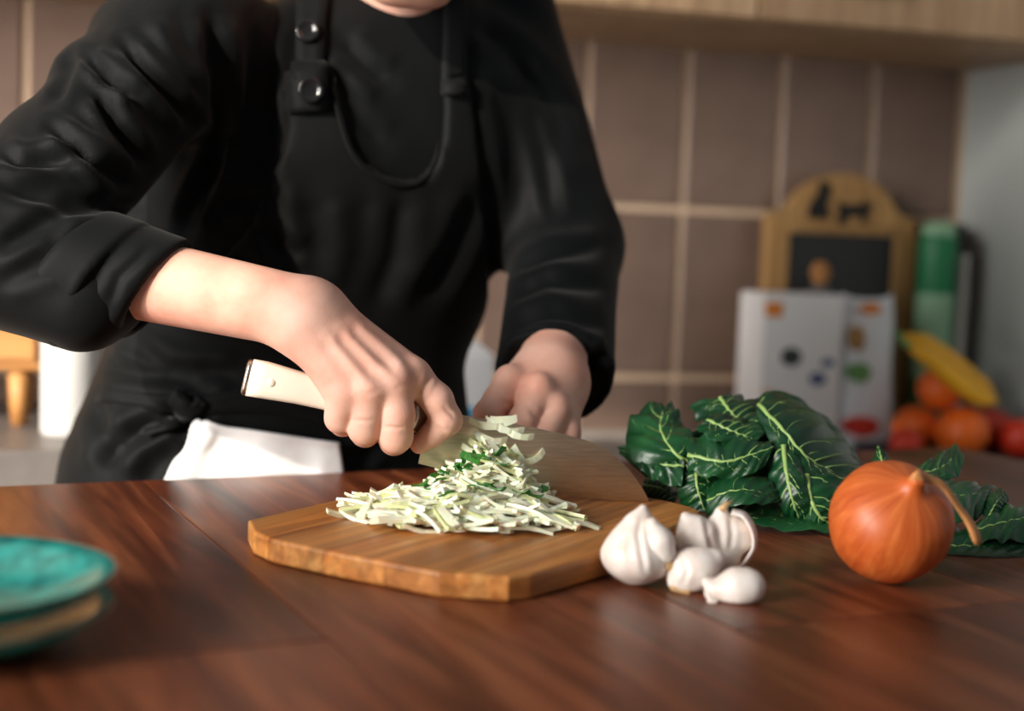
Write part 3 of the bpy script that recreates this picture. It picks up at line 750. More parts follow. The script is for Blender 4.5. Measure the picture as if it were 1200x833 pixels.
V = folds(V, Fc, AL); V = V + vnormals(V, Fc) * (wob(V, 38, 31) * .0022)[:, None]
apron = link('apron', np_mesh('apron', V, Fc), M['apron'], person)
# points on the apron front under a pixel
from mathutils.bvhtree import BVHTree
bvA = BVHTree.FromPolygons([tuple(v) for v in V], [tuple(int(i) for i in f) for f in Fc])
shirt_o = [o for o in person.children if o.name.startswith('shirt')][0]
bvS = BVHTree.FromPolygons([tuple(v.co) for v in shirt_o.data.vertices], [tuple(p.vertices) for p in shirt_o.data.polygons])
def hit(x, y, both=True):
    d_ = ray(x, y); best = None
    for b in ((bvA, bvS) if both else (bvA,)):
        r = b.ray_cast(Vector(CAM), Vector(d_).normalized())
        if r[0] is not None and (best is None or r[3] < best[3]): best = r
    return None if best is None else (np.array(best[0]), np.array(best[1]))
def ribbon(name, path, wpx, off, thick, mat, parent, n=24, both=True):
    """a flat strap laid on the clothes along a traced centre line"""
    cs = catmull([np.array(p, float) for p in path], n); ws = np.interp(np.linspace(0, 1, n), np.linspace(0, 1, len(wpx)), wpx); vs_, fs_ = [], []
    last = None
    for i, c in enumerate(cs):
        t = cs[min(i + 1, n - 1)] - cs[max(i - 1, 0)]; t /= np.linalg.norm(t); nn = np.array([-t[1], t[0]])
        row = []
        for s_ in (-1, -.33, .33, 1):
            q = c + nn * ws[i] * s_ / 2; h = hit(q[0], q[1], both)
            if h is None: h = (P(q[0], q[1], last[0][1]), last[1]) if last else (P(q[0], q[1], 1.28), np.array([0, -1.0, 0]))
            last = h; row.append(h)
        for (p, nr) in row: vs_.append(p + nr * off)
        for (p, nr) in row: vs_.append(p + nr * (off + thick))
    for i in range(n - 1):
        a, b = i * 8, i * 8 + 8
        for k in range(3):
            fs_ += [(a + 4 + k, b + 4 + k, b + 5 + k, a + 5 + k), (a + k, a + k + 1, b + k + 1, b + k)]
        fs_ += [(a, b, b + 4, a + 4), (a + 3, a + 7, b + 7, b + 3)]
    fs_ += [(0, 4, 5, 1), (1, 5, 6, 2), (2, 6, 7, 3)]; a = (n - 1) * 8; fs_ += [(a, a + 1, a + 5, a + 4), (a + 1, a + 2, a + 6, a + 5), (a + 2, a + 3, a + 7, a + 6)]
    return link(name, mesh(name, vs_, fs_), mat, parent)
ribbon('strap', [(368, -6), (364, 30), (363, 70), (363, 96)], [36, 36, 34, 34], .0035, .0030, M['apron'], apron)
ribbon('strap', [(531, -4), (531, 40), (530, 80), (530, 112)], [26, 26, 28, 30], .0035, .0030, M['apron'], apron)
ribbon('button_tab', [(361, 74), (361, 100), (362, 132)], [42, 46, 44], .0048, .0022, M['apron'], apron, 10)
ribbon('neckline_hem', [(387, 78), (390, 105), (398, 140), (409, 173), (426, 197), (449, 211), (472, 217), (495, 211), (508, 193), (515, 165), (517, 130), (516, 100)], [5, 5], .0012, .0018, M['apron'], apron, 50, False)
ribbon('waist_tie', [(118, 462), (180, 470), (240, 472), (320, 468), (380, 480), (440, 492), (520, 492)], [16, 18, 22, 30, 30, 28, 26], .001, .004, M['apron'], apron, 40, False)
ribbon('tie_end', [(205, 462), (222, 478), (236, 470), (210, 492), (172, 508)], [12, 14, 16, 18, 20], .005, .003, M['apron'], apron, 24, False)
for q, r in (((362, 44), .0105), ((364, 108), .0112)):
    p, nr = hit(*q); 
    qq = Vector(nr * .6 + (CAM - p) / np.linalg.norm(CAM - p) * .4).to_track_quat('Z', 'Y')
    v, f = lathe([(.0004, .0016), (r * .45, .0012), (r * .62, .0022), (r * .82, .0036), (r * .95, .0030), (r, .0012), (r * .97, -.0015), (r * .8, -.003)], 32)
    o = link('button', mesh('button', v, f), M['button'], apron, tuple(p + nr * .0105)); o.rotation_euler = qq.to_euler()
# --- trousers and shoes (under the table)
g = Grid(np.array([-.46, 1.16, .05]), np.array([.10, 1.62, ZC - .16]), .009)
PT = PROF.copy(); d = np.maximum(torso_sdf(g, .004), -(g.Z - np.float32(ZC - .42)))
for i in (0, 1):
    d = smin(d, g.cone(hipL[i], knee[i], .094, .070), .02); d = smin(d, g.cone(knee[i], ank[i] + [0, 0, .03], .068, .056), .02)
V, Fc = surfnet(d, g); V = V + vnormals(V, Fc) * (wob(V, 40, 41) * .003)[:, None]
link('trousers', np_mesh('trousers', V, Fc), M['trousers'], person)
for i in (0, 1):
    a = ank[i]; toe = np.array([a[0] - e2[0] * .17, a[1] - e2[1] * .17, .032]); heel = np.array([a[0] + e2[0] * .04, a[1] + e2[1] * .04, .035])
    g = Grid(np.minimum(toe, heel) - .06, np.maximum(toe, heel) + .09, .005)
    d = smin(smin(g.cone(heel, toe, .034, .036), g.cone(heel, (a + toe) / 2 + [0, 0, -.005], .036, .034), .02), g.cone(a + [0, 0, .0], a + [0, 0, .05], .040, .042), .03)
    d = np.maximum(d, -(g.Z - np.float32(.002)))
    V, Fc = surfnet(d, g); link('shoe', np_mesh('shoe', V, Fc), M['rubber'], person)

# --- white towel tucked into the apron tie
tw_pts_top = [(238, 489), (262, 497), (300, 502), (345, 509), (393, 516)]
tw_pts_bot = [(185, 585), (230, 588), (290, 586), (345, 583), (405, 578)]
nu, nv = 60, 44; vs_, fs_ = [], []
top = catmull([np.array(q, float) for q in tw_pts_top], nu); bot = catmull([np.array(q, float) for q in tw_pts_bot], nu)
for j in range(nv):
    t = j / (nv - 1)
    for i in range(nu):
        u = i / (nu - 1); q = top[i] * (1 - t) + bot[i] * t
        h = hit(q[0], q[1], False); p, nr = h if h else (P(q[0], q[1], 1.27), np.array([0, -1, 0]))
        fold_ = .0015 * math.sin(u * 13 + t * 1.2) * (.35 + t) + .004 * math.exp(-((u - .11) / .05) ** 2) + .003 * math.exp(-((u - .9) / .04) ** 2)
        rim = .004 * math.exp(-(t / .05) ** 2)
        vs_.append(p + nr * (.0085 + fold_ + rim))
TV = np.array(vs_).reshape(nv, nu, 3)
for _ in range(14):
    Q = TV.copy(); Q[1:-1, 1:-1] = (TV[:-2, 1:-1] + TV[2:, 1:-1] + TV[1:-1, :-2] + TV[1:-1, 2:]) / 4; Q[1:-1, 0] = (TV[:-2, 0] + TV[2:, 0]) / 2; Q[1:-1, -1] = (TV[:-2, -1] + TV[2:, -1]) / 2; Q[0, 1:-1] = (TV[0, :-2] + TV[0, 2:]) / 2; TV = Q
vs_ = []
for p in TV.reshape(-1, 3):
    v_ = tloc(p)[1]; need = .0045 - v_; k_ = min(1, max(0, (ZT + .028 - p[2]) / .024))
    if need > 0: p = p + np.array([*(tv * need * k_ * k_ * (3 - 2 * k_)), 0])
    vs_.append(p)
for j in range(nv - 1):
    for i in range(nu - 1):
        a = j * nu + i; fs_.append((a, a + nu, a + nu + 1, a + 1))
tow = link('kitchen_towel', mesh('kitchen_towel', vs_, fs_), M['towel']); tag(tow, 'white cotton kitchen towel tucked into the waist tie of the apron', 'towel')
sm = tow.modifiers.new('thickness', 'SOLIDIFY'); sm.thickness = .0028; sm.offset = 1
# ------------------------------------------------------------------ chopped vegetable
def strip_me(name, L, W, T, bend, mat, seed):
    r = random.Random(seed); n = 6; vs_, fs_ = [], []
    tw_ = r.uniform(-.5, .5)
    for i in range(n):
        t = i / (n - 1) - .5; w_ = W * (1 - .9 * abs(t) ** 3) * r.uniform(.85, 1.1); a = tw_ * t
        for sx, sz in ((-1, -1), (1, -1), (1, 1), (-1, 1)):
            y_ = sx * w_ / 2; z_ = sz * T / 2
            vs_.append((t * L, y_ * math.cos(a) - z_ * math.sin(a) + bend * L * (t * t - .12) * .5, y_ * math.sin(a) + z_ * math.cos(a) + bend * L * (.10 - t * t) * .8))
    for i in range(n - 1):
        for k in range(4):
            j = (k + 1) % 4; fs_.append((i * 4 + k, i * 4 + j, i * 4 + 4 + j, i * 4 + 4 + k))
    fs_ += [(3, 2, 1, 0), (n * 4 - 4, n * 4 - 3, n * 4 - 2, n * 4 - 1)]
    me = mesh(name, vs_, fs_); me.materials.append(mat); return me
SM = [strip_me('vegetable_strip', rnd.uniform(.026, .046), rnd.uniform(.0042, .0070), rnd.uniform(.0018, .0030), rnd.uniform(-.9, 1.1), M['strip'] if k % 6 else M['strip_g'], k) for k in range(14)]
GM = [strip_me('green_shred', rnd.uniform(.009, .017), rnd.uniform(.004, .0065), .0009, rnd.uniform(-1, 1), M['strip_d'], 50 + k) for k in range(6)]
hA = onz(540, 608, BZ)[:2]; hB = np.array(kp(575, 560)[:2]) + np.array([0, -.022])
lx = onz(405, 600, BZ)[0]
def heap(x, y):
    q = np.array([x, y]); a = (q - hA) / np.array([.068, .052]); b = (q - hB) / np.array([.036, .028])
    return .022 * math.exp(-(a @ a) * .9) + .030 * math.exp(-(b @ b))
heap_lbl = 'thin pale vegetable strip lying in the chopped heap on the cutting board'
n_ = 0
def put(me, p, yaw, tilt, roll, name, label, cat, group):
    o = bpy.data.objects.new(name, me); col.objects.link(o); o.location = tuple(p); o.rotation_euler = (roll, tilt, yaw)
    tag(o, label, cat, group); return o
while n_ < 270:
    a = rnd.uniform(0, 2 * math.pi); r = math.sqrt(rnd.uniform(0, 1))
    if rnd.random() < .68: x = hA[0] + r * math.cos(a) * .080; y = hA[1] + r * math.sin(a) * .056
    else: x = hB[0] + r * math.cos(a) * .040; y = hB[1] + r * math.sin(a) * .026
    if y > kp(500, 560)[1] - .008: continue
    hz_ = heap(x, y); u = rnd.random() ** .6
    e = .004; gx = (heap(x + e, y) - heap(x - e, y)) / (2 * e); gy = (heap(x, y + e) - heap(x, y - e)) / (2 * e)
    yaw = rnd.choice([rnd.gauss(-.35, .35), rnd.gauss(-.1, .5), rnd.uniform(-1.6, 1.6)])
    sl = gx * math.cos(yaw) + gy * math.sin(yaw)
    tl = -math.atan(sl) * u + rnd.gauss(0, .10) * u
    zc_ = BZ + .0022 + hz_ * u + abs(math.sin(tl)) * .008 * (1 - min(1, hz_ * u / .02))
    put(rnd.choice(SM), (x, y, zc_), yaw, tl, rnd.uniform(-.5, .5) * u, 'vegetable_strip', heap_lbl, 'vegetable strip', 'chopped strips on the cutting board'); n_ += 1
for k in range(30):
    if k < 18: q = (rnd.gauss(578, 26), 0); x = hB[0] + rnd.gauss(-.004, .022); y = hB[1] + rnd.gauss(-.010, .012)
    else: x = hA[0] + rnd.gauss(0, .032); y = hA[1] + rnd.gauss(0, .022)
    y = min(y, kp(500, 560)[1] - .008)
    put(rnd.choice(GM), (x, y, BZ + .0035 + heap(x, y) * 1.02), rnd.uniform(0, 6.28), rnd.gauss(0, .3), rnd.gauss(0, .4), 'green_shred', 'small dark green shred scattered on the pale chopped heap', 'vegetable shred', 'green shreds on the chopped heap')
parts = []; ms = [[tuple(v.co) for v in me.vertices] for me in SM]; mf = [[tuple(p.vertices) for p in me.polygons] for me in SM]
for k in range(420):
    a = rnd.uniform(0, 2 * math.pi); r = math.sqrt(rnd.uniform(0, 1)) * .92
    if rnd.random() < .6: x = hA[0] + r * math.cos(a) * .068; y = hA[1] + r * math.sin(a) * .048
    else: x = hB[0] + r * math.cos(a) * .038; y = hB[1] + r * math.sin(a) * .024
    if y > kp(500, 560)[1] - .008: continue
    yaw = rnd.gauss(-.2, .6); z = BZ + .0016 + heap(x, y) * rnd.uniform(0, .86); q = rnd.randrange(len(SM)); tl = rnd.gauss(0, .06)
    R_ = Matrix.Rotation(yaw, 3, 'Z') @ Matrix.Rotation(tl, 3, 'Y')
    parts.append(([np.maximum(np.array(R_ @ Vector(v)) * .85 + [x, y, z], [-9, -9, BZ + .0001]) for v in ms[q]], mf[q]))
vq, fq = join(parts); o0 = np.array([*hA, BZ])
tag(link('shredded_vegetable', mesh('shredded_vegetable', [np.array(v) - o0 for v in vq], fq), M['strip'], None, tuple(o0), smooth=False), 'dense mass of fine pale shreds inside the chopped heap', 'chopped vegetable', kind='stuff')
for (x, y, yaw, L) in [(575, 496, .05, 1.0), (592, 500, .25, .9), (606, 507, .3, .8), (590, 492, -.1, .8), (560, 518, .1, .7), (580, 524, .45, 1), (600, 530, .5, 1), (612, 540, .8, .8), (574, 512, .25, .8), (622, 536, -.4, .7), (596, 544, .6, .9), (615, 550, 1.1, .7), (566, 530, .2, 1), (586, 536, .5, 1), (604, 552, .8, .9)]:
    p = kp(x, y) + kn_n * .0022
    o = put(SM[min(range(14), key=lambda q: abs(SM[q].vertices[0].co.y) + rnd.random() * .004)], p, 0, 0, 0, 'vegetable_strip', 'pale vegetable strip clinging to the flat of the knife blade', 'vegetable strip', 'strips stuck to the knife blade')
    xa = np.array(kn_n * 0 + hax); ax_ = Vector(hax) * math.cos(yaw - .2) - Vector(hup) * math.sin(yaw - .2)
    if Vector(hup).z < 0: ax_ = Vector(hax) * math.cos(yaw - .2) + Vector(hup) * math.sin(yaw - .2)
    zz = Vector(kn_n); yy = zz.cross(ax_); mt = Matrix((ax_, yy, zz)).transposed(); o.rotation_euler = mt.to_euler(); o.scale = (L * .8, 1.2, .8)
# slice just coming off behind the blade, under the guiding fingers
zc_ = K(600, 545, .0); 
v, f = lathe([(.0005, -.028), (.016, -.026), (.019, -.012), (.0195, .010), (.017, .024), (.006, .029), (.0005, .030)], 28, False)
vg = empty('vegetable_heel', (zc_[0] + .012, LY + .018, BZ + .0142), label='uncut piece of pale vegetable held behind the knife blade', cat='vegetable')
o = link('flesh', mesh('flesh', [np.array(p) * .74 for p in v], f), M['strip'], vg, rot=(0, math.pi / 2, .15)); v, f = lathe([(.004, .027), (.007, .0305), (.005, .033), (.0005, .0335)], 16, False)
link('stalk_end', mesh('stalk_end', [np.array(p) * .74 for p in v], f), M['strip_g'], vg, rot=(0, math.pi / 2, .15))

# ------------------------------------------------------------------ leaves
def leaf(L, Rb, G, label, seed=0, ruf=.0022, nv_=6, rr=.0017, base='chard_leaf'):
    n, mm = 34, 17; L, Rb, G = [catmull([P(*q) for q in c], n) for c in (L, Rb, G)]
    S = np.zeros((n, mm, 3)); r = random.Random(seed); ph = [r.uniform(0, 6.28) for _ in range(4)]
    for i in range(n):
        for j in range(mm):
            s_ = j / (mm - 1) * 2 - 1; k = abs(s_); e = L[i] if s_ < 0 else G[i]
            bulge = k * (1 - k)
            S[i, j] = Rb[i] * (1 - k) + e * k
            nb = np.cross(L[i] - G[i], Rb[min(i + 1, n - 1)] - Rb[max(i - 1, 0)]); nb /= np.linalg.norm(nb) + 1e-9
            if nb @ (CAM - Rb[i]) < 0: nb = -nb
            wdt = np.linalg.norm(e - Rb[i])
            S[i, j] += nb * (bulge * wdt * .38 + ruf * k * math.sin(i * .55 + ph[0 if s_ < 0 else 1] + 1.4 * math.sin(i * .23 + ph[2])) * min(1, wdt / .012) + .0009 * math.sin(i * 1.3 + j * 1.1 + ph[3]))
    S[..., 2] = np.maximum(S[..., 2], ZT + .0012)
    vs_ = S.reshape(-1, 3); c0 = S[n // 2, mm // 2].copy(); c0[2] = S[..., 2].min()
    fs_ = [(i * mm + j, i * mm + j + 1, (i + 1) * mm + j + 1, (i + 1) * mm + j) for i in range(n - 1) for j in range(mm - 1)]
    root = empty(base, tuple(c0)); tag(root, label, 'leaf', 'dark green leaves in the bunch')
    o = link('leaf_blade', mesh('leaf_blade', vs_ - c0, fs_), M['leaf'], root)
    sm_ = o.modifiers.new('thickness', 'SOLIDIFY'); sm_.thickness = .0007; sm_.offset = 0
    ss = o.modifiers.new('smooth', 'SUBSURF'); ss.levels = 1; ss.render_levels = 1
    def at(t, s_):
        a = min(max(t, 0), 1) * (n - 1); b = (min(max(s_, -1), 1) + 1) / 2 * (mm - 1); i = min(int(a), n - 2); j = min(int(b), mm - 2); a -= i; b -= j
        return S[i, j] * (1 - a) * (1 - b) + S[i + 1, j] * a * (1 - b) + S[i, j + 1] * (1 - a) * b + S[i + 1, j + 1] * a * b
    parts = [tube([at(k / 19, 0) - c0 for k in range(20)], [rr * (1 - .8 * k / 19) for k in range(20)], 7)]
    link('midrib', mesh('midrib', *join(parts)), M['vein'], root)
    parts = []
    for sg in (-1, 1):
        for k in range(nv_):
            t0 = .06 + .80 * k / nv_ + r.uniform(-.05, .05); dt = r.uniform(.12, .30)
            pt = [at(t0 + dt * q ** 1.4 + .008 * math.sin(q * 9 + k), sg * .86 * q) - c0 for q in np.linspace(0, 1, 10)]
            parts.append(tube(pt, [rr * .30 * (1 - .8 * q) + .00006 for q in np.linspace(0, 1, 10)], 5))
            pt2 = [at(t0 + dt * .35 + (dt * 1.3) * q, sg * (.42 + .34 * q)) - c0 for q in np.linspace(0, 1, 6)]
            parts.append(tube(pt2, [rr * .13 * (1 - .7 * q) + .00004 for q in np.linspace(0, 1, 6)], 4))
    link('side_veins', mesh('side_veins', *join(parts)), M['vein_soft'] if rr < .0018 else M['vein'], root)
    return root
LV = [
 ('broad dark green leaf draped over the right side of the bunch with branching pale veins',
  [(905, 459, 1.16), (940, 471, 1.165), (975, 502, 1.155), (1000, 532, 1.145), (1020, 557, 1.13)], [(889, 474, 1.13), (918, 504, 1.105), (940, 530, 1.095), (965, 548, 1.10), (1004, 562, 1.11)], [(886, 480, 1.125), (905, 522, 1.10), (925, 554, 1.09), (958, 567, 1.085), (996, 571, 1.10)], .0018, 7, .0020),
 ('dark leaf arching behind the draped leaf at the crest of the bunch',
  [(884, 470, 1.17), (908, 456, 1.19), (950, 476, 1.20), (990, 512, 1.20), (1016, 552, 1.18)], [(888, 474, 1.16), (908, 464, 1.175), (950, 486, 1.185), (988, 522, 1.185), (1012, 556, 1.17)], [(890, 480, 1.15), (908, 476, 1.16), (945, 500, 1.165), (980, 536, 1.165), (1008, 562, 1.16)], .0015, 4, .0014),
 ('curved leaf at the top of the bunch with a bent pale rib',
  [(858, 464, 1.17), (876, 468, 1.175), (890, 476, 1.16), (898, 488, 1.13)], [(844, 466, 1.15), (854, 480, 1.135), (868, 492, 1.125), (894, 493, 1.12)], [(808, 474, 1.16), (818, 492, 1.135), (848, 502, 1.12), (890, 512, 1.11)], .003, 5, .0020),
 ('leaf under the crest of the bunch whose pale rib slants down',
  [(832, 484, 1.135), (858, 488, 1.125), (882, 494, 1.12), (897, 508, 1.11)], [(829, 492, 1.12), (850, 502, 1.108), (870, 510, 1.102), (888, 516, 1.10)], [(815, 500, 1.12), (832, 516, 1.10), (860, 522, 1.094), (888, 522, 1.095)], .0022, 5, .0018),
 ('glossy leaf lying across the middle of the bunch with a thick pale rib',
  [(798, 514, 1.125), (830, 510, 1.11), (870, 516, 1.10), (902, 516, 1.10)], [(806, 533, 1.10), (848, 541, 1.085), (876, 534, 1.085), (906, 524, 1.09)], [(806, 552, 1.095), (835, 560, 1.08), (878, 558, 1.08), (898, 544, 1.085)], .0025, 5, .0019),
 ('leaf cupped over the table at the front of the bunch beside the garlic',
  [(830, 568, 1.10), (848, 554, 1.10), (875, 552, 1.10), (905, 564, 1.09), (924, 582, 1.085)], [(829, 587, 1.078), (850, 577, 1.068), (875, 574, 1.066), (900, 579, 1.07), (923, 585, 1.08)], [(830, 606, 1.075), (850, 594, 1.062), (880, 592, 1.058), (905, 590, 1.065), (921, 588, 1.08)], .0012, 6, .0010),
 ('large crinkled leaf standing at the end of the bunch beside the knife tip',
  [(758, 562, 1.11), (738, 538, 1.12), (733, 506, 1.14), (745, 484, 1.16), (772, 471, 1.17)], [(808, 542, 1.105), (790, 530, 1.105), (775, 506, 1.125), (775, 488, 1.145), (780, 477, 1.16)], [(818, 546, 1.11), (816, 520, 1.12), (803, 498, 1.14), (793, 480, 1.16), (785, 474, 1.17)], .0042, 5, .0018),
 ('leaf reaching out low behind the knife tip',
  [(802, 528, 1.11), (776, 524, 1.12), (750, 521, 1.13), (724, 523, 1.14)], [(802, 546, 1.10), (775, 544, 1.105), (750, 534, 1.12), (726, 527, 1.14)], [(800, 572, 1.09), (770, 564, 1.10), (745, 548, 1.11), (727, 532, 1.14)], .003, 5, .0014),
 ('small plain leaf tucked low between the knife tip and the bunch',
  [(757, 560, 1.155), (778, 560, 1.150), (797, 580, 1.14)], [(754, 568, 1.145), (775, 572, 1.135), (793, 585, 1.13)], [(752, 582, 1.145), (772, 588, 1.135), (790, 590, 1.13)], .001, 4, .0009),
 ('dark inner leaf hanging in the gap above the front leaf',
  [(790, 545, 1.11), (792, 570, 1.10), (800, 600, 1.095)], [(816, 546, 1.10), (817, 570, 1.088), (826, 600, 1.085)], [(842, 548, 1.105), (845, 575, 1.10), (848, 604, 1.09)], .003, 4, .0018),
 ('leaf hanging down the front of the bunch to a cut stem end',
  [(900, 525, 1.10), (901, 560, 1.09), (914, 592, 1.078), (936, 616, 1.08)], [(918, 522, 1.095), (922, 555, 1.078), (930, 590, 1.07), (940, 614, 1.08)], [(938, 540, 1.09), (946, 572, 1.072), (952, 598, 1.07), (946, 617, 1.08)], .0022, 4, .0022),
 ('folded leaf with two thick white ribs in front of the bunch beside the onion',
  [(930, 552, 1.09), (936, 585, 1.08), (945, 610, 1.074), (962, 619, 1.072)], [(945, 556, 1.085), (950, 584, 1.07), (962, 606, 1.066), (978, 615, 1.072)], [(986, 560, 1.09), (990, 584, 1.08), (988, 602, 1.075), (984, 614, 1.075)], .0022, 4, .0026),
 ('small pointed leaf tip sticking up behind the onion',
  [(1026, 562, 1.10), (1022, 545, 1.10), (1027, 524, 1.11)], [(1037, 562, 1.10), (1034, 542, 1.095), (1029, 523, 1.11)], [(1050, 562, 1.11), (1046, 542, 1.105), (1032, 525, 1.11)], .0008, 3, .0018),
 ('upright leaf with a rounded tip rising behind the onion stem',
  [(1056, 556, 1.10), (1085, 541, 1.11), (1105, 528, 1.125), (1120, 520, 1.13)], [(1058, 562, 1.085), (1085, 554, 1.09), (1108, 545, 1.10), (1124, 528, 1.12)], [(1068, 570, 1.07), (1098, 564, 1.08), (1122, 559, 1.09), (1130, 538, 1.11)], .0014, 5, .0012),
 ('leaf spread beside the onion under its dry stem',
  [(1072, 562, 1.075), (1105, 559, 1.085), (1138, 566, 1.095), (1168, 571, 1.10)], [(1066, 580, 1.05), (1100, 580, 1.055), (1132, 580, 1.065), (1162, 574, 1.085)], [(1070, 618, 1.04), (1110, 616, 1.04), (1142, 610, 1.05), (1158, 594, 1.075)], .0022, 6, .0012),
 ('leaf end curled over with its dark underside showing beyond the onion stem',
  [(1150, 604, 1.06), (1158, 582, 1.075), (1172, 571, 1.09)], [(1158, 606, 1.055), (1168, 588, 1.065), (1178, 578, 1.085)], [(1176, 606, 1.065), (1180, 594, 1.075), (1181, 582, 1.09)], .001, 3, .0008),
 ('leaf lying at the far end of the bunch beyond the curled leaf',
  [(1142, 612, 1.06), (1165, 597, 1.07), (1195, 591, 1.08), (1236, 594, 1.09)], [(1140, 622, 1.04), (1172, 613, 1.045), (1205, 606, 1.05), (1240, 602, 1.07)], [(1144, 634, 1.03), (1172, 634, 1.03), (1205, 634, 1.035), (1238, 622, 1.05)], .0022, 6, .0011),
 ('leaf flat on the table in front of the bunch beside the onion',
  [(1100, 622, 1.05), (1135, 618, 1.055), (1172, 624, 1.05), (1215, 632, 1.05)], [(1098, 640, 1.03), (1136, 640, 1.03), (1172, 642, 1.03), (1216, 644, 1.035)], [(1100, 656, 1.015), (1138, 658, 1.012), (1174, 657, 1.012), (1214, 656, 1.02)], .0015, 5, .0012),
 ('dark leaf at the core of the bunch behind the front leaves',
  [(800, 510, 1.15), (850, 500, 1.155), (900, 500, 1.155), (960, 540, 1.15)], [(796, 550, 1.135), (850, 545, 1.13), (905, 545, 1.13), (985, 570, 1.13)], [(800, 596, 1.12), (850, 604, 1.11), (910, 606, 1.105), (1000, 600, 1.11)], .003, 6, .0012),
 ('dark leaf flat under the front of the bunch on the table',
  [(840, 588, 1.11), (880, 584, 1.11), (930, 590, 1.11), (1000, 590, 1.11)], [(836, 600, 1.09), (880, 602, 1.085), (930, 606, 1.08), (1000, 606, 1.08)], [(838, 612, 1.075), (880, 616, 1.065), (930, 622, 1.06), (996, 622, 1.06)], .0015, 5, .001),
]
for i, (lb, a, b, c, rf, nvn, rr) in enumerate(LV): leaf(a, b, c, lb, i + 3, rf, nvn, rr)

# ------------------------------------------------------------------ onion
OC = P(1042, 622, .925); OR = .0398; OC[2] = ZT + .0394
on = empty('onion', (OC[0], OC[1], ZT), label='whole brown onion with a long dry stem standing beside the green leaves', cat='onion')
oax = np.array([.15, -.68, .74]); oax /= np.linalg.norm(oax); oq = Vector(oax).to_track_quat('Z', 'Y')
prof = [(.0005, -.0385), (.006, -.0380), (.014, -.0362), (.024, -.031), (.033, -.0215), (.0385, -.009), (.0402, .003), (.0385, .0145), (.0335, .0245), (.026, .0315), (.018, .0360), (.011, .0392), (.0075, .0425), (.0058, .046), (.005, .050)]
pr = catmull([np.array(p) for p in prof], 44)
v, f = lathe([tuple(p) for p in pr], 72, True, lambda a, t: 1 + .006 * math.sin(9 * a + 3) * math.sin(math.pi * t) + .05 * t ** 8 * math.sin(5 * a))
ob = link('bulb', mesh('bulb', v, f), M['onion'], on, (0, 0, OC[2] - ZT)); ob.rotation_euler = oq.to_euler()
nk = OC + oax * .046
Yn = nk[1]
st = [nk, nk + oax * .005] + [P(1082, 560, Yn + .002), P(1104, 568, Yn + .006), P(1124, 595, Yn + .010), P(1137, 614, Yn + .012), P(1145, 632, Yn + .012), P(1144, 638, Yn + .012)]
cs = catmull(st, 40); rad = [np.interp(k / 39, [0, .15, .35, .6, .8, .93, 1], [.0060, .0048, .0030, .0032, .0050, .0046, .0026]) for k in range(40)]
v, f = tube([c - np.array([OC[0], OC[1], ZT]) for c in cs], rad, 12, .45); link('dry_stem', mesh('dry_stem', v, f), M['onion_dry'], on)
v, f = lathe([(.006, 0), (.0065, -.002), (.004, -.0035), (.0005, -.004)], 16, False); q = link('root_plate', mesh('root_plate', v, f), M['onion_dry'], on, tuple(np.array([0, 0, OC[2] - ZT]) - oax * .0375)); q.rotation_euler = oq.to_euler()

# ------------------------------------------------------------------ garlic
def sdf_obj(name, fn, lo, hi, h, mat, parent, org, wobs=((60, .0006),), seed=1, it=2, lines=()):
    g = Grid(lo, hi, h); d = fn(g); V, Fc = surfnet(d, g); V = relax(V, Fc, it)
    if lines: V = folds(V, Fc, lines)
    N = vnormals(V, Fc)
    for fq, am in wobs: V = V + N * (wob(V, fq, seed) * am)[:, None]
    return link(name, np_mesh(name, V - org, Fc), mat, parent)
GC = P(747, 645, .892); GC[2] = ZT + .0225; go = np.array([GC[0], GC[1], ZT])
ga = empty('garlic_bulb', tuple(go), label='whole white garlic bulb with a pointed top touching the cutting board', cat='garlic')
def gpx(x, y, d): return P(x, y, .892 + d)
tipg = gpx(754, 594, 0)
def bulb(g):
    d = g.ell(GC + [0, 0, -.002], (.0215, .0205, .0205))
    for k in range(7):
        a = k * 2 * math.pi / 7 + .35
        c = GC + np.array([math.cos(a) * .0115, math.sin(a) * .0115, -.0035])
        d = smin(d, g.cone(c, GC + np.array([math.cos(a) * .0045, math.sin(a) * .0045, .017]), .0118, .004), .0050)
    d = smin(d, g.cone(GC + [0, 0, .012], tipg, .0085, .0018), .010)
    return np.maximum(d, -(g.Z - np.float32(ZT + .0003)))
sdf_obj('papery_body', bulb, GC - [.03, .03, .026], GC + [.03, .03, .045], .0011, M['garlic'], ga, go, seed=4,
        lines=[([(752, 605), (748, 625), (752, 650), (756, 672)], .0007, 3.0), ([(735, 615), (722, 640), (726, 665)], .0005, 3.0)])
def clove_shape(g, base, tip_, r0, r1, r2):
    b = np.asarray(base); t = np.asarray(tip_); mdl = b * .62 + t * .38
    return smin(g.cone(b, mdl, r0, r1), g.cone(mdl, t, r1, r2), .006)
b_, t_ = gpx(778, 648, -.012), gpx(764, 614, -.010)
sdf_obj('clove', lambda g: clove_shape(g, b_, t_, .0072, .0082, .0042), np.minimum(b_, t_) - .014, np.maximum(b_, t_) + .014, .0011, M['garlic'], ga, go, seed=8)
b2 = gpx(771, 660, -.015)
sdf_obj('root_base', lambda g: g.cone(gpx(763, 648, -.016), gpx(784, 662, -.012), .0032, .0042), b2 - .022, b2 + .022, .0011, M['garlic_tan'], ga, go, ((300, .0007),), 9)
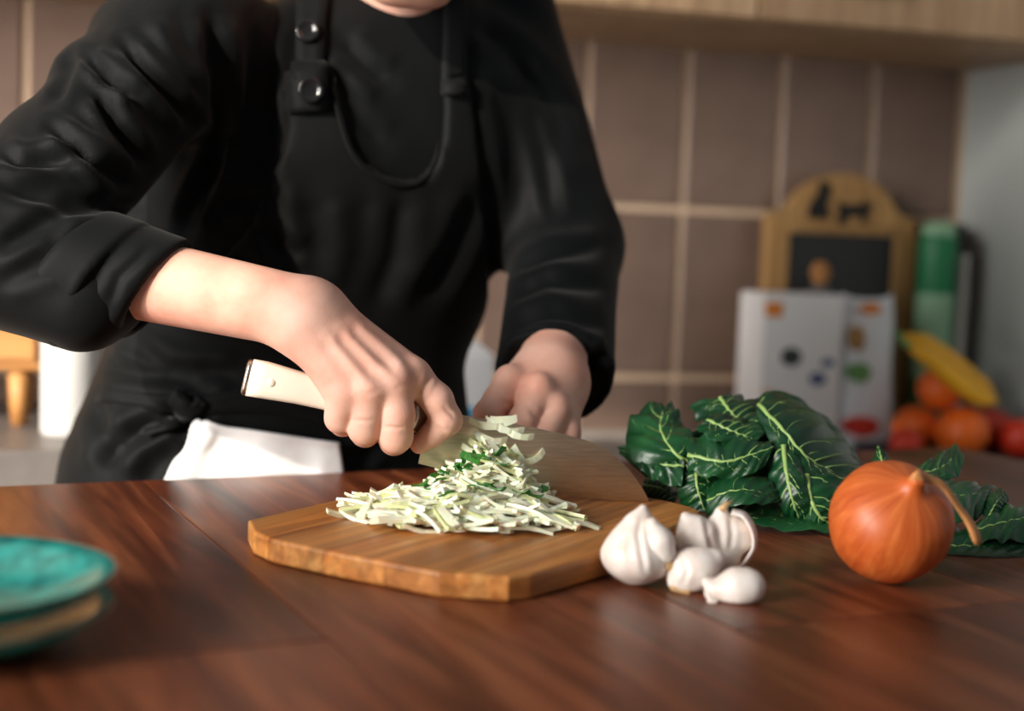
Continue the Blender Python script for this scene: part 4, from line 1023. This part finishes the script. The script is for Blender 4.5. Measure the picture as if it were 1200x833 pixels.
# opened bulb behind
G2 = .905; hpx = lambda x, y, d=0: P(x, y, G2 + d)
go2 = np.array([*hpx(838, 650)[:2], ZT])
gb = empty('garlic_bulb', tuple(go2), label='broken open garlic bulb with loose papery skin behind the single cloves', cat='garlic')
def opened(g):
    d = clove_shape(g, hpx(822, 640, .002), hpx(803, 605, .0), .0125, .0125, .0032)
    d = smin(d, clove_shape(g, hpx(846, 640, .008), hpx(845, 600, .008), .0130, .0120, .0035), .003)
    d = smin(d, clove_shape(g, hpx(866, 634, .006), hpx(862, 606, .01), .0085, .0085, .003), .003)
    d = smin(d, g.cone(hpx(845, 600, .008), hpx(852, 590, .008), .0030, .0010), .004)
    d = smin(d, g.cone(hpx(835, 655, .008), hpx(845, 660, .008), .012, .012), .006)
    return np.maximum(d, -(g.Z - np.float32(ZT + .0003)))
sdf_obj('clove_cluster', opened, go2 + [-.035, -.028, -.002], go2 + [.035, .04, .066], .0011, M['garlic'], gb, go2, ((60, .0007), (150, .0002)), 14,
        lines=[([(826, 600), (830, 625), (838, 655)], .0008, 3), ([(855, 605), (858, 625), (856, 645)], .0007, 3)])
pa = [hpx(858, 600, .004), hpx(872, 604, .002), hpx(882, 620, .0), hpx(884, 640, -.002), hpx(876, 656, -.004), hpx(868, 664, -.003)]
cs = catmull(pa, 24); v, f = tube([c - go2 for c in cs], [np.interp(k / 23, [0, .3, .7, 1], [.0065, .0072, .0050, .0040]) for k in range(24)], 14, .28)
o = link('papery_flap', mesh('papery_flap', v, f), M['garlic'], gb)
v, f = tube([hpx(846, 597, .0) - go2, hpx(852, 590, .004) - go2, hpx(858, 587, .006) - go2], [.0022, .0016, .0008], 8); link('dry_tip', mesh('dry_tip', v, f), M['garlic_tan'], gb)
# loose cloves
c3 = lambda x, y, d=0: P(x, y, .885 + d)
go3 = np.array([*c3(815, 690)[:2], ZT])
gc3 = empty('garlic_clove', tuple(go3), label='angular garlic clove in torn skin lying between the two bulbs', cat='garlic')
def cl3(g):
    d = clove_shape(g, c3(806, 673, -.002), c3(838, 655, .0), .0118, .0125, .0065)
    d = smin(d, g.cone(c3(793, 682, -.004), c3(800, 660, -.002), .0050, .0070), .006)
    d = smax(d, -g.cone(c3(786, 689, -.022), c3(815, 695, -.022), .0085, .0085), .003)
    return np.maximum(d, -(g.Z - np.float32(ZT + .0003)))
sdf_obj('skin_wrap', cl3, go3 + [-.035, -.035, -.004], go3 + [.035, .035, .04], .0011, M['garlic'], gc3, go3, ((60, .0007), (150, .0002)), 17, lines=[([(800, 655), (806, 670), (800, 685)], .0005, 3)])
sdf_obj('torn_base', lambda g: g.cone(c3(790, 688, -.0075), c3(806, 692, -.0085), .0028, .0030), c3(798, 690, -.008) - .016, c3(798, 690, -.008) + .016, .001, M['garlic_tan'], gc3, go3, ((300, .0004),), 3)
c4 = lambda x, y, d=0: P(x, y, .862 + d)
go4 = np.array([*c4(862, 704)[:2], ZT])
gc4 = empty('garlic_clove', tuple(go4), label='smooth plump single garlic clove lying loose in front of the broken bulb', cat='garlic')
def cl4(g):
    d = clove_shape(g, c4(876, 687), c4(838, 692), .0112, .0112, .0048)
    d = smin(d, g.cone(c4(838, 690), c4(828, 682, .0), .0044, .0028), .006)
    return np.maximum(d, -(g.Z - np.float32(ZT + .0003)))
sdf_obj('clove_body', cl4, go4 + [-.032, -.03, -.004], go4 + [.034, .03, .036], .001, M['garlic'], gc4, go4, ((70, .0004),), 23)
cs = catmull([c4(832, 692, -.003), c4(834, 700, -.005), c4(842, 708, -.006)], 10); v, f = tube([np.maximum(c, [-9, -9, ZT + .0012]) - go4 for c in cs], [.0040, .0042, .0036, .0040, .0034, .0042, .0040, .0032, .0026, .0012], 10, .4)
link('skin_tail', mesh('skin_tail', v, f), M['garlic'], gc4)
v, f = lathe([(.0005, .0008), (.0032, .0004), (.0036, -.001)], 12, False); q = link('root_scar', mesh('root_scar', v, f), M['garlic_tan'], gc4, tuple(c4(891, 686, -.001) - go4)); q.rotation_euler = (0, math.pi / 2 - .2, 0)

# ------------------------------------------------------------------ plates
PC = P(-66, 700, .715); pr_ = .0865
outer = [(.0005, .0022), (.030, .0022), (.048, .0034), (.062, .0076), (.075, .0135), (.0845, .0172)]
under = [(.0860, .0160), (.0800, .0112), (.068, .0042), (.056, .0), (.046, -.0008), (.044, -.0026), (.041, -.0026), (.040, -.0006), (.0005, -.0006)]
v, f = lathe([tuple(p) for p in catmull([np.array(p) for p in outer], 24)][:], 72, False); dish = (v, f)
PLBL = ['teal glazed plate with a brown rim lying on top of another plate', 'teal glazed plate under the other one, standing on the table']
lev = [ZT + .0200, ZT + .0028]
for k in range(2):
    dx, dy = [(0, 0), (-.0015, .001), (.001, -.0015)][k]
    pe = empty('plate', (PC[0] + dx, PC[1] + dy, lev[k] - .0026), label=PLBL[k], cat='plate', group='stacked teal plates')
    prof = outer + under
    v, f = lathe(prof, 80, False); link('dish', mesh('dish', v, f), M['teal'], pe, (0, 0, .0026))
    rimp = [(.0838 * math.cos(a) + .0, .0838 * math.sin(a), .0168 + .0026) for a in np.linspace(0, 2 * math.pi, 81)]
    rimp = [((.0853) * math.cos(a), (.0853) * math.sin(a), .0168 + .0026) for a in np.linspace(0, 2 * math.pi, 81)]
    v, f = tube(rimp, .0008, 8, closed_caps=False); link('bare_rim', mesh('bare_rim', v, f), M['clay'], pe)
# ------------------------------------------------------------------ things on the counter
def wpt(x, y, off):
    """point under a pixel on a plane parallel to the back wall, off metres in front of it"""
    d = ray(x, y); o = W0 + wn * off; t = ((o - CAM[:2]) @ wn) / (d[:2] @ wn); p = CAM + d * t
    return (p[:2] - W0) @ wu, p[2]
def ctop(x, y):
    p = onz(x, y, ZK); return (p[:2] - W0) @ wu, -((p[:2] - W0) @ wn)
def wl(s, off): q = W0 + wu * s + wn * off; return (q[0], q[1])
# cat key board leaning on the wall
so = .05
sA, _ = wpt(890, 400, so); sB, _ = wpt(1062, 400, so); zt = wpt(975, 203, so)[1]; zsh = wpt(975, 246, so)[1]; wM = (sA + sB) / 2; hw = (sB - sA) / 2
fb = empty('key_board', (*wl(wM, so), ZK), WY, label='tan wooden board with an arched top, black panel and two cat silhouettes', cat='wall board')
def arch(hw_, zs_, zt_, n=18):
    pts_ = [(-hw_, 0), (hw_, 0), (hw_, zs_ - .012), (hw_ * .86, zs_ - .006), (hw_ * .72, zs_ + .002)]
    for k in range(n + 1):
        a = math.radians(18 + (144) * k / n); pts_.append((hw_ * .72 * math.cos(a) / math.cos(math.radians(18)), zs_ + .002 + (zt_ - zs_ - .002) * (math.sin(a) - math.sin(math.radians(18))) / (1 - math.sin(math.radians(18)))))
    return pts_ + [(-hw_ * .86, zs_ - .006), (-hw_, zs_ - .012)]
v, f = prism(arch(hw, zsh - ZK, zt - ZK), -.006, .012); link('back_board', mesh('back_board', v, f), M['frame_wood'], fb, smooth=False)
v, f = prism(arch(hw - .004, zsh - ZK - .004, zt - ZK - .005), -.010, -.0061); 
pA = wpt(921, 272, so); pB = wpt(1040, 345, so); xl, xr, ztp = pA[0] - wM, pB[0] - wM, pA[1] - ZK
box('black_panel', (xl, -.0085, .03), (xr, -.0062, ztp), M['black_panel'], fb, .0005)
for lo, hi in (((-hw, -.014, 0), (xl, -.0062, ztp + .004)), ((xr, -.014, 0), (hw, -.0062, ztp + .004)), ((xl, -.014, ztp), (xr, -.0062, ztp + .014)), ((xl, -.014, .0), (xr, -.0062, .03))):
    box('frame_rail', lo, hi, M['frame_wood'], fb, .002)
def wq(x, y): a = wpt(x, y, so); return (a[0] - wM, a[1] - ZK)
cat1 = [wq(*q) for q in [(944, 256), (945, 243), (950, 233), (956, 227), (957, 217), (960, 212), (963, 217), (968, 213), (971, 220), (969, 230), (966, 238), (968, 250), (972, 256)]]
cat2 = [wq(*q) for q in [(979, 262), (980, 246), (977, 236), (982, 238), (988, 240), (1002, 239), (1008, 240), (1010, 234), (1014, 240), (1018, 238), (1017, 247), (1012, 250), (1012, 262), (1008, 262), (1006, 253), (990, 254), (986, 263)]]
for c_ in (cat1, cat2):
    v, f = prism(c_, -.0095, -.0060); link('cat_silhouette', mesh('cat_silhouette', v, f), M['black_paint'], fb, smooth=False)
# small figurine in front of the panel, standing on the carton
# carton and bag
co = .20
def carton(name, label, x0, x1, yt, off, depth, mat, cat):
    a = wpt(x0, 430, off); b = wpt(x1, 430, off); zt_ = wpt((x0 + x1) / 2, yt, off)[1]; mid = (a[0] + b[0]) / 2; hw_ = (b[0] - a[0]) / 2
    e = empty(name, (*wl(mid, off), ZK), WY, label=label, cat=cat)
    return e, mid, hw_, zt_ - ZK
def decal(parent, mid, off, pxs, mat, name, d=.0012, back=.0005):
    pl_ = [(lambda w_: (w_[0] - mid, w_[1] - ZK))(wpt(x, y, off)) for x, y in pxs]
    v, f = prism(pl_, -d, back); return link(name, mesh(name, v, f), mat, parent, smooth=False)
def blob(cx, cy, rx, ry, n=14): return [(cx + rx * math.cos(2 * math.pi * k / n), cy + ry * math.sin(2 * math.pi * k / n)) for k in range(n)]
e, mid, hw_, hh = carton('food_carton', 'white food carton with an orange corner print in front of the cat board', 893, 985, 346, co, .09, M['carton'], 'carton')
box('box_body', (-hw_, 0, 0), (hw_, .085, hh), M['carton'], e, .0015)
box('top_flap', (-hw_ + .002, .004, hh - .001), (hw_ - .002, .081, hh + .0015), M['carton'], e, .0005)
decal(e, mid, co, [(897, 354), (917, 354), (917, 371), (897, 371)], M['p_orange'], 'printed_patch')
decal(e, mid, co, blob(927, 418, 12, 11), M['p_dark'], 'printed_patch'); decal(e, mid, co, blob(958, 444, 10, 8), M['p_blue'], 'printed_patch')
decal(e, mid, co, [(894, 455), (925, 462), (940, 495), (925, 512), (895, 512)], M['p_peach'], 'printed_patch'); decal(e, mid, co, blob(970, 425, 8, 5), M['p_blue'], 'printed_patch')
bo = .215
e, mid, hw_, hh = carton('food_bag', 'pale plastic food bag with a green leaf print beside the white carton', 994, 1060, 348, bo, .05, M['bag'], 'bag')
vs_, fs_ = [], []; nu, nv = 20, 20
for j in range(nv + 1):
    t = j / nv; wd = hw_ * (1.00 - .06 * t + .02 * math.sin(t * 9)); th_ = .036 * (1 - t ** 3) + .0015
    for i in range(nu):
        a = 2 * math.pi * i / nu; vs_.append((wd * math.copysign(abs(math.cos(a)) ** .6, math.cos(a)), .04 + th_ * math.sin(a) + .002 * math.sin(7 * t + 3 * a), hh * t + .004 * math.cos(2 * a) * (t > .95)))
for j in range(nv):
    for i in range(nu): k = (i + 1) % nu; fs_.append((j * nu + i, j * nu + k, (j + 1) * nu + k, (j + 1) * nu + i))
fs_ += [tuple(reversed(range(nu))), tuple(range(nv * nu, nv * nu + nu))]
link('bag_body', mesh('bag_body', vs_, fs_), M['bag'], e)
for pxs, mt in ((blob(1010, 437, 12, 12), M['p_green']), (blob(1025, 362, 9, 7), M['p_orange']), (blob(1012, 500, 20, 12), M['p_red']), (blob(1008, 397, 7, 15), M['frame_wood'])):
    decal(e, mid, bo - .0, pxs, mt, 'printed_patch', -.0025, .020)
# green can, dark box, white rod
dk = .075
e, mid, hw_, hh = carton('dark_box', 'tall dark box behind the green can', 1075, 1121, 262, dk, .04, M['black_panel'], 'box')
box('box_body', (-hw_, 0, 0), (hw_, .05, hh), M['black_panel'], e, .0015); box('box_lid', (-hw_ - .001, -.001, hh - .02), (hw_ + .001, .051, hh + .001), M['black_panel'], e, .001)
e, mid, hw_, hh = carton('spray_can', 'green can with a pale lower label and pale cap beside the grey wall', 1071, 1110, 276, dk + .03, .04, M['green_can'], 'can')
v, f = lathe([(hw_, 0), (hw_, hh * .97), (hw_ * .93, hh)], 32); link('can_body', mesh('can_body', v, f), M['green_can'], e)
v, f = lathe([(hw_ * 1.01, hh * .30), (hw_ * 1.01, hh * .72)], 32, False); link('label_band', mesh('label_band', v, f), M['green_pale'], e)
v, f = lathe([(hw_ * .92, hh * .995), (hw_ * .88, hh * 1.05), (hw_ * .5, hh * 1.07), (.001, hh * 1.07)], 32, False); link('cap', mesh('cap', v, f), M['green_pale'], e)
a = wpt(1122, 300, dk + .05); 
e = empty('kitchen_roll_stand', (*wl(wpt(1127, 350, .105)[0], .105), ZK), WY, label='slim white upright stand between the green can and the grey wall', cat='stand')
v, f = lathe([(.0085, .005), (.0085, a[1] - ZK), (.006, a[1] - ZK + .004), (.0005, a[1] - ZK + .005)], 20, False); link('rod', mesh('rod', v, f), M['white'], e)
v, f = lathe([(.013, 0), (.013, .006), (.0085, .008)], 24); link('foot', mesh('foot', v, f), M['white'], e)
# fruit on a tray, in front of the bag and the can
oa, ob_ = .218, .400
sa_, sb_ = wpt(1036, 520, .30)[0], s_edge - .004
tr = empty('fruit_tray', (*wl((sa_ + sb_) / 2, (oa + ob_) / 2), ZK), WY, label='flat dark navy tray under the oranges on the worktop', cat='tray')
hs_, hd_ = (sb_ - sa_) / 2, (ob_ - oa) / 2
box('tray_base', (-hs_, -hd_, 0), (hs_, hd_, .006), M['tray'], tr, .002)
for lo, hi in (((-hs_, -hd_, .004), (hs_, -hd_ + .005, .014)), ((-hs_, hd_ - .005, .004), (hs_, hd_, .014)), ((-hs_, -hd_, .004), (-hs_ + .005, hd_, .014)), ((hs_ - .005, -hd_, .004), (hs_, hd_, .014))): box('tray_rim', lo, hi, M['tray'], tr, .001)
FR = [(1128, 0, .0385, .318, 'orange', 'large bright orange in front of the other oranges on the tray'), (1074, 0, .0350, .2575, 'orange', 'orange on the tray beside the food bag'), (1162, 0, .0330, .2560, 'red_fruit', 'reddish orange on the tray behind the large orange'),
      (1063, 0, .0235, .3250, 'red_fruit', 'small red fruit on the tray next to the food bag'), (1101, 456, .0320, .283, 'orange', 'orange resting on top of the other fruit below the bananas'), (1196, 0, .0300, .3240, 'red_fruit', 'red fruit at the end of the tray nearest the grey wall')]
for (x, y, rr, of, mt, lb) in FR:
    s__, z__ = wpt(x, y or 495, of)
    if not y: z__ = ZK + .0055 + rr * .95
    e = empty('orange' if mt == 'orange' else 'fruit', (*wl(s__, of), z__ - rr * .95), label=lb, cat='orange' if mt == 'orange' else 'fruit', group='fruit on the navy tray')
    v, f = lathe([(rr * max(.02, math.sin(a)), -rr * .95 * math.cos(a) - (.10 * rr * math.exp(-(math.sin(a) * 6) ** 2) * (1 if a > 1.5 else -1))) for a in np.linspace(0.01, math.pi - .01, 20)], 28)
    o = link('peel', mesh('peel', v, f), M[mt], e, (0, 0, rr * .95)); o.rotation_euler = (.3, .2, x)
    sd = Vector((0, 0, 1)); sd.rotate(o.rotation_euler); v, f = lathe([(.0005, .0018), (.0022, .0012), (.0028, -.0005)], 10, False)
    s_ = link('stem_scar', mesh('stem_scar', v, f), M['p_green'], e, tuple(Vector((0, 0, rr * .95)) + sd * rr * .855)); s_.rotation_euler = o.rotation_euler
# bananas
for k, (pp, of, rr, lb) in enumerate([([(1058, 394), (1085, 404), (1115, 425), (1145, 449), (1164, 463)], .318, .0150, 'upper banana resting across the oranges'), ([(1066, 406), (1090, 420), (1118, 443), (1146, 464), (1168, 470)], .345, .0145, 'lower banana resting across the oranges')]):
    cs = catmull([np.array([*wl(wpt(x, y, of)[0], of), wpt(x, y, of)[1]]) for x, y in pp], 26); o0 = cs[13]
    e = empty('banana', tuple(o0), label='ripe yellow ' + lb, cat='banana', group='bananas on the fruit')
    v, f = tube([c - o0 for c in cs], [rr * np.interp(q, [0, .06, .2, .5, .85, .96, 1], [.35, .5, .9, 1, .85, .45, .3]) for q in np.linspace(0, 1, 26)], 10); link('peel', mesh('peel', v, f), M['banana'], e)
    d_ = (cs[0] - cs[2]) / np.linalg.norm(cs[0] - cs[2]); v, f = tube([cs[0] - o0, cs[0] + d_ * .016 - o0], [.0048, .0040], 8); link('stalk', mesh('stalk', v, f), M['p_green'], e)
# small wooden figurine standing on the carton in front of the black panel
fz = wpt(960, 344, .16)
e = empty('figurine', (*wl(fz[0], .16), ZK + (wpt(940, 346, co)[1] - ZK) + .0015), WY, label='small tan rounded figurine standing on the white carton', cat='figurine')
v, f = lathe([(.016, 0), (.0165, .006), (.011, .012), (.006, .016)], 20); link('body', mesh('body', v, f), M['slab'], e)
v, f = lathe([(.005, .012), (.010, .017), (.0145, .026), (.0145, .036), (.010, .045), (.004, .048), (.0005, .0485)], 24, False); link('head', mesh('head', v, f), M['pine'], e)
# things at the far left on a grey slab
a0, a1 = ctop(-90, 560), ctop(70, 560)
sl = box('stone_slab', (wpt(-160, 500, .45)[0], -.46, ZK), (wpt(150, 500, .3)[0], -.02, ZK + .045), M['slab'], None, .003, loc=(W0[0], W0[1], 0), rot=(0, 0, WY)); tag(sl, 'grey stone slab on the worktop under the wooden box', 'slab')
zs_ = ZK + .045; bo = .28
a = wpt(50, 400, bo); tpz = wpt(20, 158, bo)[1]; btz = wpt(20, 434, bo)[1]
e = empty('bread_box', (*wl(a[0] - .15, bo), zs_), WY, label='light wooden box on short legs beside the white canister', cat='wooden box')
box('box_body', (-.15, 0, btz - zs_), (.15, .20, tpz - zs_), M['pine'], e, .004)
box('door_panel', (-.142, -.006, btz - zs_ + .012), (.142, .0005, tpz - zs_ - .02), M['pine'], e, .003)
for sx in (-.13, .122):
    for sy in (.02, .17):
        v, f = tube([(sx, sy, btz - zs_ + .002), (sx + .001, sy, 0)], [.013, .010], 16); link('leg', mesh('leg', v, f), M['pine'], e)
ca_ = wpt(84, 450, .33); rr = 33 * 1.75 / F
zt2 = wpt(84, 392, .33)[1]
e = empty('canister', (*wl(ca_[0], .33), zs_), WY, label='plain white canister beside the wooden box', cat='canister')
v, f = lathe([(rr * .96, 0), (rr, .004), (rr, zt2 - zs_ - .004), (rr * .97, zt2 - zs_)], 36); link('body', mesh('body', v, f), M['white'], e)
v, f = lathe([(rr * 1.02, zt2 - zs_), (rr * 1.02, zt2 - zs_ + .014), (rr * .98, zt2 - zs_ + .018), (.001, zt2 - zs_ + .019)], 36, False); link('lid', mesh('lid', v, f), M['white'], e)
# white carton with a blue print glimpsed between the body and the sleeve
q = ctop(550, 505); a = wpt(548, 430, .36)
e = empty('milk_carton', (*wl(a[0], .36), ZK), WY, label='white carton with a blue print seen between the body and the sleeve', cat='carton')
hz2 = wpt(548, 415, .36)[1] - ZK
box('box_body', (-.034, 0, 0), (.034, .06, hz2), M['carton'], e, .002)
v, f = prism([(-.034, hz2 - .001), (.034, hz2 - .001), (.004, hz2 + .022), (-.004, hz2 + .022)], .004, .056); link('gable', mesh('gable', v, f), M['carton'], e, smooth=False)
box('printed_patch', (-.020, -.001, .02), (.012, .001, hz2 * .55), M['p_sky'], e, .0003)
# pale packet on the worktop behind the leaves
